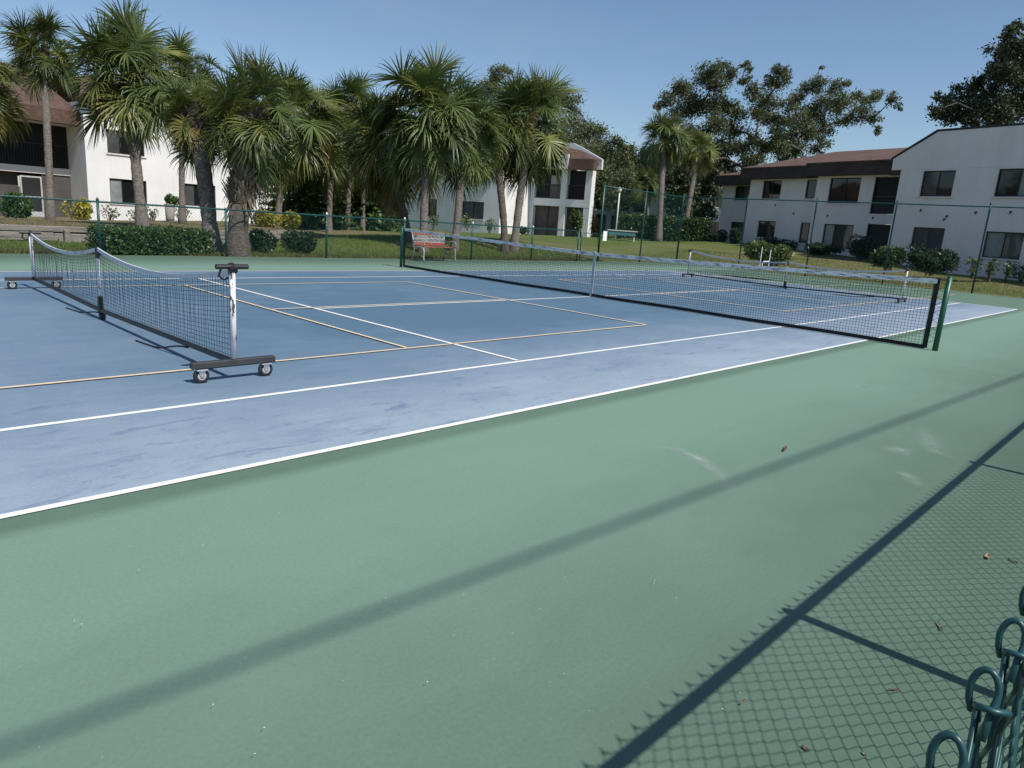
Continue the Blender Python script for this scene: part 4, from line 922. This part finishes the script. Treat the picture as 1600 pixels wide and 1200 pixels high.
# ------------------------------------------------------------------ shrubs and hedges
def shrub(name, label, cat, base, rx, ry, h, mt, ls=.05, n=1500, boxy=False, rz=0.0, group=None, lumps=6, core='hedge_d', stem=True, lift=.0):
    rg = random.Random(sum(map(ord, label))); P = empty(name, base, rz, label, cat, group); c = MB()
    L = [(Vector((rg.uniform(-.55, .55)*rx, rg.uniform(-.5, .5)*ry, h*rg.uniform(.38, .68))), rg.uniform(.42, .6)) for _ in range(lumps)]
    def pt():
        if boxy:
            w_ = rg.random(); x, y, z = rg.uniform(-rx, rx), rg.uniform(-ry, ry), rg.uniform(.04, 1)*h
            k = rg.random()
            if k < .42: z = h*(1+.03*math.sin(x*3)+.02*math.sin(x*7+y*4))
            elif k < .85: y = ry*(rg.choice((-1, -1, 1)))
            else: x = rx*rg.choice((-1, 1))
            return Vector((x, y, z))+Vector((rg.gauss(0, ls*.9), rg.gauss(0, ls*.9), rg.gauss(0, ls*.9)))
        o, k = rg.choice(L); a = Vector((rg.gauss(0, 1), rg.gauss(0, 1), rg.gauss(0, 1))).normalized()
        q = o+Vector((a.x*rx*k, a.y*ry*k, a.z*h*k*.8))*rg.uniform(.72, 1.05); q.z = max(.02+lift, q.z); return q
    for _ in range(n): leaf(c, pt(), ls*rg.uniform(.6, 1.3), rg, .5)
    c.build('foliage', M[mt], P)
    if stem:
        t = MB()
        for _ in range(9): t.tube([(rg.uniform(-.2, .2)*rx, rg.uniform(-.2, .2)*ry, -.1), (rg.uniform(-.5, .5)*rx, rg.uniform(-.4, .4)*ry, h*.45), (rg.uniform(-.7, .7)*rx, rg.uniform(-.6, .6)*ry, h*.8)], [.02, .014, .006], 4, False)
        t.build('stem', M['twig'], P)
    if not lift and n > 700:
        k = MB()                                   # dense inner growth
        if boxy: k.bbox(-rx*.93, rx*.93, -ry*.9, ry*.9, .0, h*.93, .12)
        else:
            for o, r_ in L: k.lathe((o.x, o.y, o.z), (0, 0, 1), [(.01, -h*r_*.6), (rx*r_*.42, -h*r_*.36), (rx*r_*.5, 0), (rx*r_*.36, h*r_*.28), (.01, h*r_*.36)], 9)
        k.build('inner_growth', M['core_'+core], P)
    return P
def px_shrub(name, label, cat, u0, u1, v0, v1, mt, d=None, deep=.6, **kw):
    uc = (u0+u1)/2
    b_ = onground(uc, v1) if d is None else at(uc, v1, d)
    dd = depth(b_); k = dd/FPX
    return shrub(name, label, cat, b_+Vector((_f.x, _f.y, 0)).normalized()*deep*.5, (u1-u0)*k/2, deep, (v1-v0)*k*.98, mt, rz=math.atan2(_r.y, _r.x) if 'rz' not in kw else kw.pop('rz'), **kw)
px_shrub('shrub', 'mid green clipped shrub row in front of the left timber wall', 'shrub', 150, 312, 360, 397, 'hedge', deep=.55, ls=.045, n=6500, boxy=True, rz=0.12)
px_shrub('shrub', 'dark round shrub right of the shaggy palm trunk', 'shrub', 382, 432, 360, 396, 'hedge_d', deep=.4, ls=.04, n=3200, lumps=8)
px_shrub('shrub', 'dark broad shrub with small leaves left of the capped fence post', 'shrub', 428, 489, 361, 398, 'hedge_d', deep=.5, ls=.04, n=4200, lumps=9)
px_shrub('croton_shrub', 'yellow croton left of the thin palm trunk', 'shrub', 387, 431, 329, 362, 'croton', 30, deep=.5, ls=.09, n=900, group='yellow crotons', core='hedge_l')
px_shrub('croton_shrub', 'yellow croton right of the thin palm trunk', 'shrub', 433, 469, 331, 362, 'croton', 30, deep=.5, ls=.09, n=800, group='yellow crotons', core='hedge_l')
px_shrub('shrub', 'dark green shrub at the far left before the porch', 'shrub', -8, 46, 300, 344, 'hedge', 29, deep=.6, ls=.07, n=2200)
px_shrub('croton_shrub', 'sparse yellow and green croton at the corner of the white wall', 'shrub', 98, 139, 312, 344, 'croton', 31, deep=.5, ls=.09, n=650, stem=True, core='hedge')
px_shrub('topiary_shrub', 'clipped shrub in a tall planter against the white wall', 'shrub', 254, 277, 305, 322, 'hedge', 36, deep=.3, ls=.06, n=900)
q = at(266, 346, 36.3); P = empty('planter', q, 0, 'tall grey planter under the clipped shrub by the white wall', 'planter'); b = MB(); b.lathe((0, 0, 0), (0, 0, 1), [(.2, 0), (.21, .2), (.23, .8), (.2, .82)], 12); b.build('pot', M['terracotta'], P, True); b = MB(); b.lathe((0, 0, .82), (0, 0, 1), [(.26, 0), (.26, .05), (.2, .06)], 12); b.build('rim', M['terracotta'], P)
for k, (u_, v_, d, lb) in enumerate(((172, 345, 37, 'scraggy little plant at the left end of the white wall'), (213, 346, 37, 'scraggy little plant left of the tall palm trunk'), (238, 347, 37, 'scraggy little plant right of the tall palm trunk'), (288, 348, 36, 'scraggy little plant between planter and leaning palm'))):
    shrub('plant', lb, 'plant', at(u_, v_, d), .5, .3, .75, 'hedge_l', .09, 90, group='small plants along the white wall', lift=.05)
for k, (u_, v_, d, lb) in enumerate(((600, 358, 46, 'grassy plant beside the shaded white wall'), (676, 357, 47, 'small plant behind the bench palm'), (730, 358, 48, 'small plant under the double window'), (765, 362, 49, 'small plant at the corner of the middle building'))):
    shrub('plant', lb, 'plant', at(u_, v_, d), .6, .3, 1.0, 'hedge_l', .10, 120, group='small plants by the middle building', lift=.1)
px_shrub('shrub', 'bushy green shrub before the corner balcony', 'shrub', 884, 910, 330, 369, 'hedge_l', 50, deep=.6, ls=.09, n=1400)
px_shrub('shrub', 'low dark shrub left of the balcony piers', 'shrub', 806, 826, 354, 367, 'hedge', 51, deep=.4, ls=.08, n=500)
px_shrub('shrub', 'reddish leafed shrub right of the corner building', 'shrub', 922, 946, 338, 374, 'red', 52, deep=.6, ls=.10, n=800, core='hedge')
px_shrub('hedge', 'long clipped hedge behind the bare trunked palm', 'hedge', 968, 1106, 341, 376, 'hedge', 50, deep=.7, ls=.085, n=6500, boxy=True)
px_shrub('shrub', 'loose bush behind the hedge between the palms', 'shrub', 1035, 1085, 305, 350, 'hedge_l', 53, deep=.8, ls=.10, n=1300)
px_shrub('shrub', 'dark shrub at the right end of the hedge', 'shrub', 1102, 1138, 358, 386, 'hedge_d', 49, deep=.6, ls=.08, n=1200)
px_shrub('shrub', 'narrow upright shrub at the left corner of the shaded apartments', 'shrub', 1138, 1160, 356, 388, 'hedge_d', 47, deep=.4, ls=.08, n=900)
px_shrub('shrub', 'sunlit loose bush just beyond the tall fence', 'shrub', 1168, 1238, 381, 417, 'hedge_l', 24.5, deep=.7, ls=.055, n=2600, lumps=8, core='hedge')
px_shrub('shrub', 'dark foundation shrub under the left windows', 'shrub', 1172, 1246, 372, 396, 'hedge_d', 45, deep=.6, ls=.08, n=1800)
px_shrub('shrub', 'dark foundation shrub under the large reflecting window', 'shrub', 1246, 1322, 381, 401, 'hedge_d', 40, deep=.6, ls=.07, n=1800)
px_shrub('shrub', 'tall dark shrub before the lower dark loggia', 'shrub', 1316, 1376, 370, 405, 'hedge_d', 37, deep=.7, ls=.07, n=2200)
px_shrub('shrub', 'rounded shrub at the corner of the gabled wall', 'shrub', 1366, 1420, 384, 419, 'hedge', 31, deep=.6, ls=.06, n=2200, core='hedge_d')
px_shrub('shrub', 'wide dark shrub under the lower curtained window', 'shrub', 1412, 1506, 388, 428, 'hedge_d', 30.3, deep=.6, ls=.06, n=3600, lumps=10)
for u_, v_, lb in ((1518, 432, 'leggy plant left of the fence post on the gabled wall'), (1546, 436, 'leggy plant under the right window'), (1572, 439, 'leggy plant below the right window corner'), (1594, 441, 'leggy plant cropped by the right edge')):
    shrub('plant', lb, 'plant', at(u_, v_, 30), .42, .3, .85, 'hedge_l' if u_ != 1546 else 'hedge', .075, 150, group='leggy plants along the gabled wall', lift=.15)
# picnic style teal board on a post, white pipes
q = at(966, 379, 47); P = empty('lamp_post', q+Vector((-.4, 0, 0)), 0, 'thin white lamp post behind the teal bench', 'lamp post'); b = MB(); b.tube([(0, 0, 0), (0, 0, 3.2)], .045, 8); b.build('pole', M['pvc'], P, True); b = MB(); b.lathe((0, 0, 3.2), (0, 0, 1), [(.05, 0), (.12, .1), (.14, .25), (.05, .32)], 10); b.build('lamp_head', M['pvc'], P, True)
q = at(970, 378, 44.5); P = empty('garden_bench', q, R(-46), 'teal backless bench on pale legs before the clipped hedge', 'bench')
for k in range(3): b = MB(); b.bbox(-.95, .95, -.24+k*.16, -.10+k*.16, .66, .72, .01); b.build('seat_slat', M['teal'] if k else M['alu'], P)
b = MB(); b.bbox(-.85, .85, -.2, .2, .40, .64, .02); b.build('apron', M['teal'], P)
for sx in (-.8, .8): b = MB(); b.bbox(sx-.035, sx+.035, -.06, .06, -.1, .4, .01); b.build('leg', M['teal'] if sx < 0 else M['pvc'], P)
q = at(1190, 421, 23.0); P = empty('irrigation_pipe', q, R(-46), 'white bent irrigation pipe standing in front of the sunlit bush', 'pipe'); b = MB(); b.tube([(0, 0, -.15), (0, 0, .22), (.03, 0, .26), (.15, 0, .26)], .022, 7); b.build('riser', M['pvc'], P, True)
b = MB(); b.lathe((.15, 0, .26), (1, 0, 0), [(.03, 0), (.03, .04), (.02, .05)], 8); b.build('end_cap', M['pvc'], P)
for u_, v_, h_, lb in ((1187, 415, .62, 'taller thin white stake in the sunlit bush'), (1201, 415, .52, 'shorter thin white stake in the sunlit bush')):
    P = empty('garden_stake', at(u_, v_, 23.6), 0, lb, 'stake', 'white stakes by the sunlit bush'); b = MB(); b.tube([(0, 0, -.1), (0, 0, h_)], .014, 6); b.build('rod', M['pvc'], P)

# ------------------------------------------------------------------ grass blades on the nearer lawn
def blades(name, mt, n, region, hmin, hmax, seed):
    rg = random.Random(seed); m = MB(); k = 0
    while k < n:
        x, y = region(rg)
        z = gz(x, y); h = rg.uniform(hmin, hmax); a = rg.uniform(0, 6.283); w_ = rg.uniform(.006, .013); dx, dy = math.cos(a)*w_, math.sin(a)*w_; lx, ly = rg.gauss(0, h*.4), rg.gauss(0, h*.4)
        m.tri((x-dx, y-dy, z-.01), (x+dx, y+dy, z-.01), (x+lx, y+ly, z+h)); k += 1
    return tag(m.build(name, mt), kind='stuff')
def reg1(rg):
    while True:
        x, y = rg.uniform(-13, 13), 9.5+6*rg.random()**1.5
        if y < wall_y(x)-.12: return x, y
tag(blades('grass', M['blade'], 34000, reg1, .05, .12, 3), 'short green grass between the low fence and the palms', 'grass')
tag(blades('dry_grass', M['blade_dry'], 9000, lambda rg: (rg.uniform(-13, 12), 9.46+.55*rg.random()**2), .04, .13, 4), 'dry grass fringe along the court edge under the low fence', 'grass')
tag(blades('lawn_grass', M['blade'], 16000, lambda rg: (rg.uniform(18.8, 26), rg.uniform(-6, 13)), .04, .10, 5), 'short grass between the tall fence and the shaded apartments', 'grass')
tag(blades('straw_litter', M['blade_dry'], 9000, lambda rg: ((lambda x: (x, wall_y(x)+.15+6*rg.random()))(rg.uniform(-13, 3))), .02, .07, 6), 'dry straw litter on top of the retaining wall bank', 'straw')

# ------------------------------------------------------------------ litter on the court
def fallen(u_, v_, L, Wd, rot, mt, label, name='fallen_leaf'):
    p = flat(u_, v_); m = MB(); n = 6; rows = []
    for i in range(n+1):
        t = i/n; w_ = Wd*math.sin(math.pi*min(.98, max(.03, t)))**.8; rows.append([(L*(t-.5), -w_, .004+.10*L*math.sin(t*5)**2), (L*(t-.5), 0, .002+.05*L*math.sin(t*4)), (L*(t-.5), w_, .004+.14*L*math.cos(t*3)**2)])
    for i in range(n):
        for j in range(2): m.quad(rows[i][j], rows[i+1][j], rows[i+1][j+1], rows[i][j+1])
    o = m.build(name, M[mt]); o.location = (p.x, p.y, .002); o.rotation_euler = (0, 0, rot); return tag(o, label, 'leaf', 'fallen leaves on the court')
fallen(1468, 981, .065, .005, .5, 'litter', 'pale curled leaf inside the fence shadow, largest one')
fallen(1543, 872, .06, .014, .2, 'litter', 'crumpled tan leaf cluster in the fence shadow near the right edge')
fallen(1582, 878, .045, .008, 1.2, 'litter_d', 'brown leaf scrap beside the crumpled tan leaf')
fallen(1396, 1080, .04, .003, -.6, 'litter_d', 'thin dark twig like leaf above the hooked wires')
fallen(1258, 1172, .026, .006, 1.3, 'litter_d', 'small reddish brown leaf near the bottom edge')
fallen(1350, 1180, .018, .004, .9, 'litter', 'tiny pale leaf right of the reddish brown leaf')
fallen(1226, 703, .12, .012, .3, 'litter_d', 'lone dark leaf on the sunlit green surround')
fallen(1162, 1099, .045, .002, .0, 'litter', 'straw coloured stalk lying in the mesh shadow')
rg = random.Random(11); m = MB()
for _ in range(80):
    u_, v_ = rg.uniform(0, 1600), rg.uniform(600, 1200); p = flat(u_, v_)
    if abs(p.y) > 9.3: continue
    r_ = rg.uniform(.001, .003); a = rg.uniform(0, 3); m.poly([(p.x+r_*math.cos(a+k*1.7)*rg.uniform(.6, 1.4), p.y+r_*math.sin(a+k*1.7), .021) for k in range(4)])
tag(m.build('debris', M['speck']), 'tiny pale crumbs scattered over the surround', 'debris', kind='stuff')

# pale curved scuffs dried on the green surround
def scuff_material():
    m, nt, b = nodes('chalk_scuff'); b.inputs['Base Color'].default_value = (.42, .48, .44, 1); b.inputs['Roughness'].default_value = .9
    at_ = nt.nodes.new('ShaderNodeAttribute'); at_.attribute_name = 'fade'
    n = noise(nt, 9, 5, .7); f = mathn(nt, 'MULTIPLY', at_.outputs['Fac'], ramp(nt, n.outputs[0], [(.35, (.1,)*3), (.65, (.75,)*3)]))
    tr = nt.nodes.new('ShaderNodeBsdfTransparent'); mx = nt.nodes.new('ShaderNodeMixShader'); nt.links.new(f, mx.inputs[0]); nt.links.new(tr.outputs[0], mx.inputs[1]); nt.links.new(b.outputs[0], mx.inputs[2]); nt.links.new(mx.outputs[0], nt.nodes['Material Output'].inputs[0]); return m
M['scuff'] = scuff_material()
for pxs, wd, k in (([(1010, 698), (1060, 703), (1095, 720), (1125, 742), (1150, 774)], .07, .75), ([(1395, 697), (1410, 706), (1425, 709)], .16, .6), ([(1440, 660), (1447, 685), (1465, 708), (1490, 718)], .10, .45), ([(1395, 733), (1420, 745), (1440, 765)], .08, .45), ([(1330, 600), (1350, 607), (1372, 603)], .22, .35)):
    P = [flat(*q) for q in pxs]; Q = []
    for a, b_ in zip(P, P[1:]): Q += [a.lerp(b_, i/4) for i in range(4)]
    Q.append(P[-1]); v = []; fd = []; n = len(Q)
    for i, c in enumerate(Q):
        t = Q[min(i+1, n-1)]-Q[max(i-1, 0)]; t.z = 0; t.normalize(); w_ = Vector((-t.y, t.x, 0))*wd*(.4+.6*math.sin(math.pi*(i+.5)/n))
        for j in range(-2, 3): q = c+w_*j/2; v.append((q.x, q.y, .004)); fd.append(k*(1-abs(j)/2)*math.sin(math.pi*i/(n-1)))
    me = bpy.data.meshes.new('chalk_scuff'); me.from_pydata(v, [], [(i*5+j, i*5+j+1, i*5+j+6, i*5+j+5) for i in range(n-1) for j in range(4)]); me.materials.append(M['scuff'])
    a = me.attributes.new('fade', 'FLOAT', 'POINT'); a.data.foreach_set('value', fd); tag(link('chalk_scuff', me, court), kind='stuff')
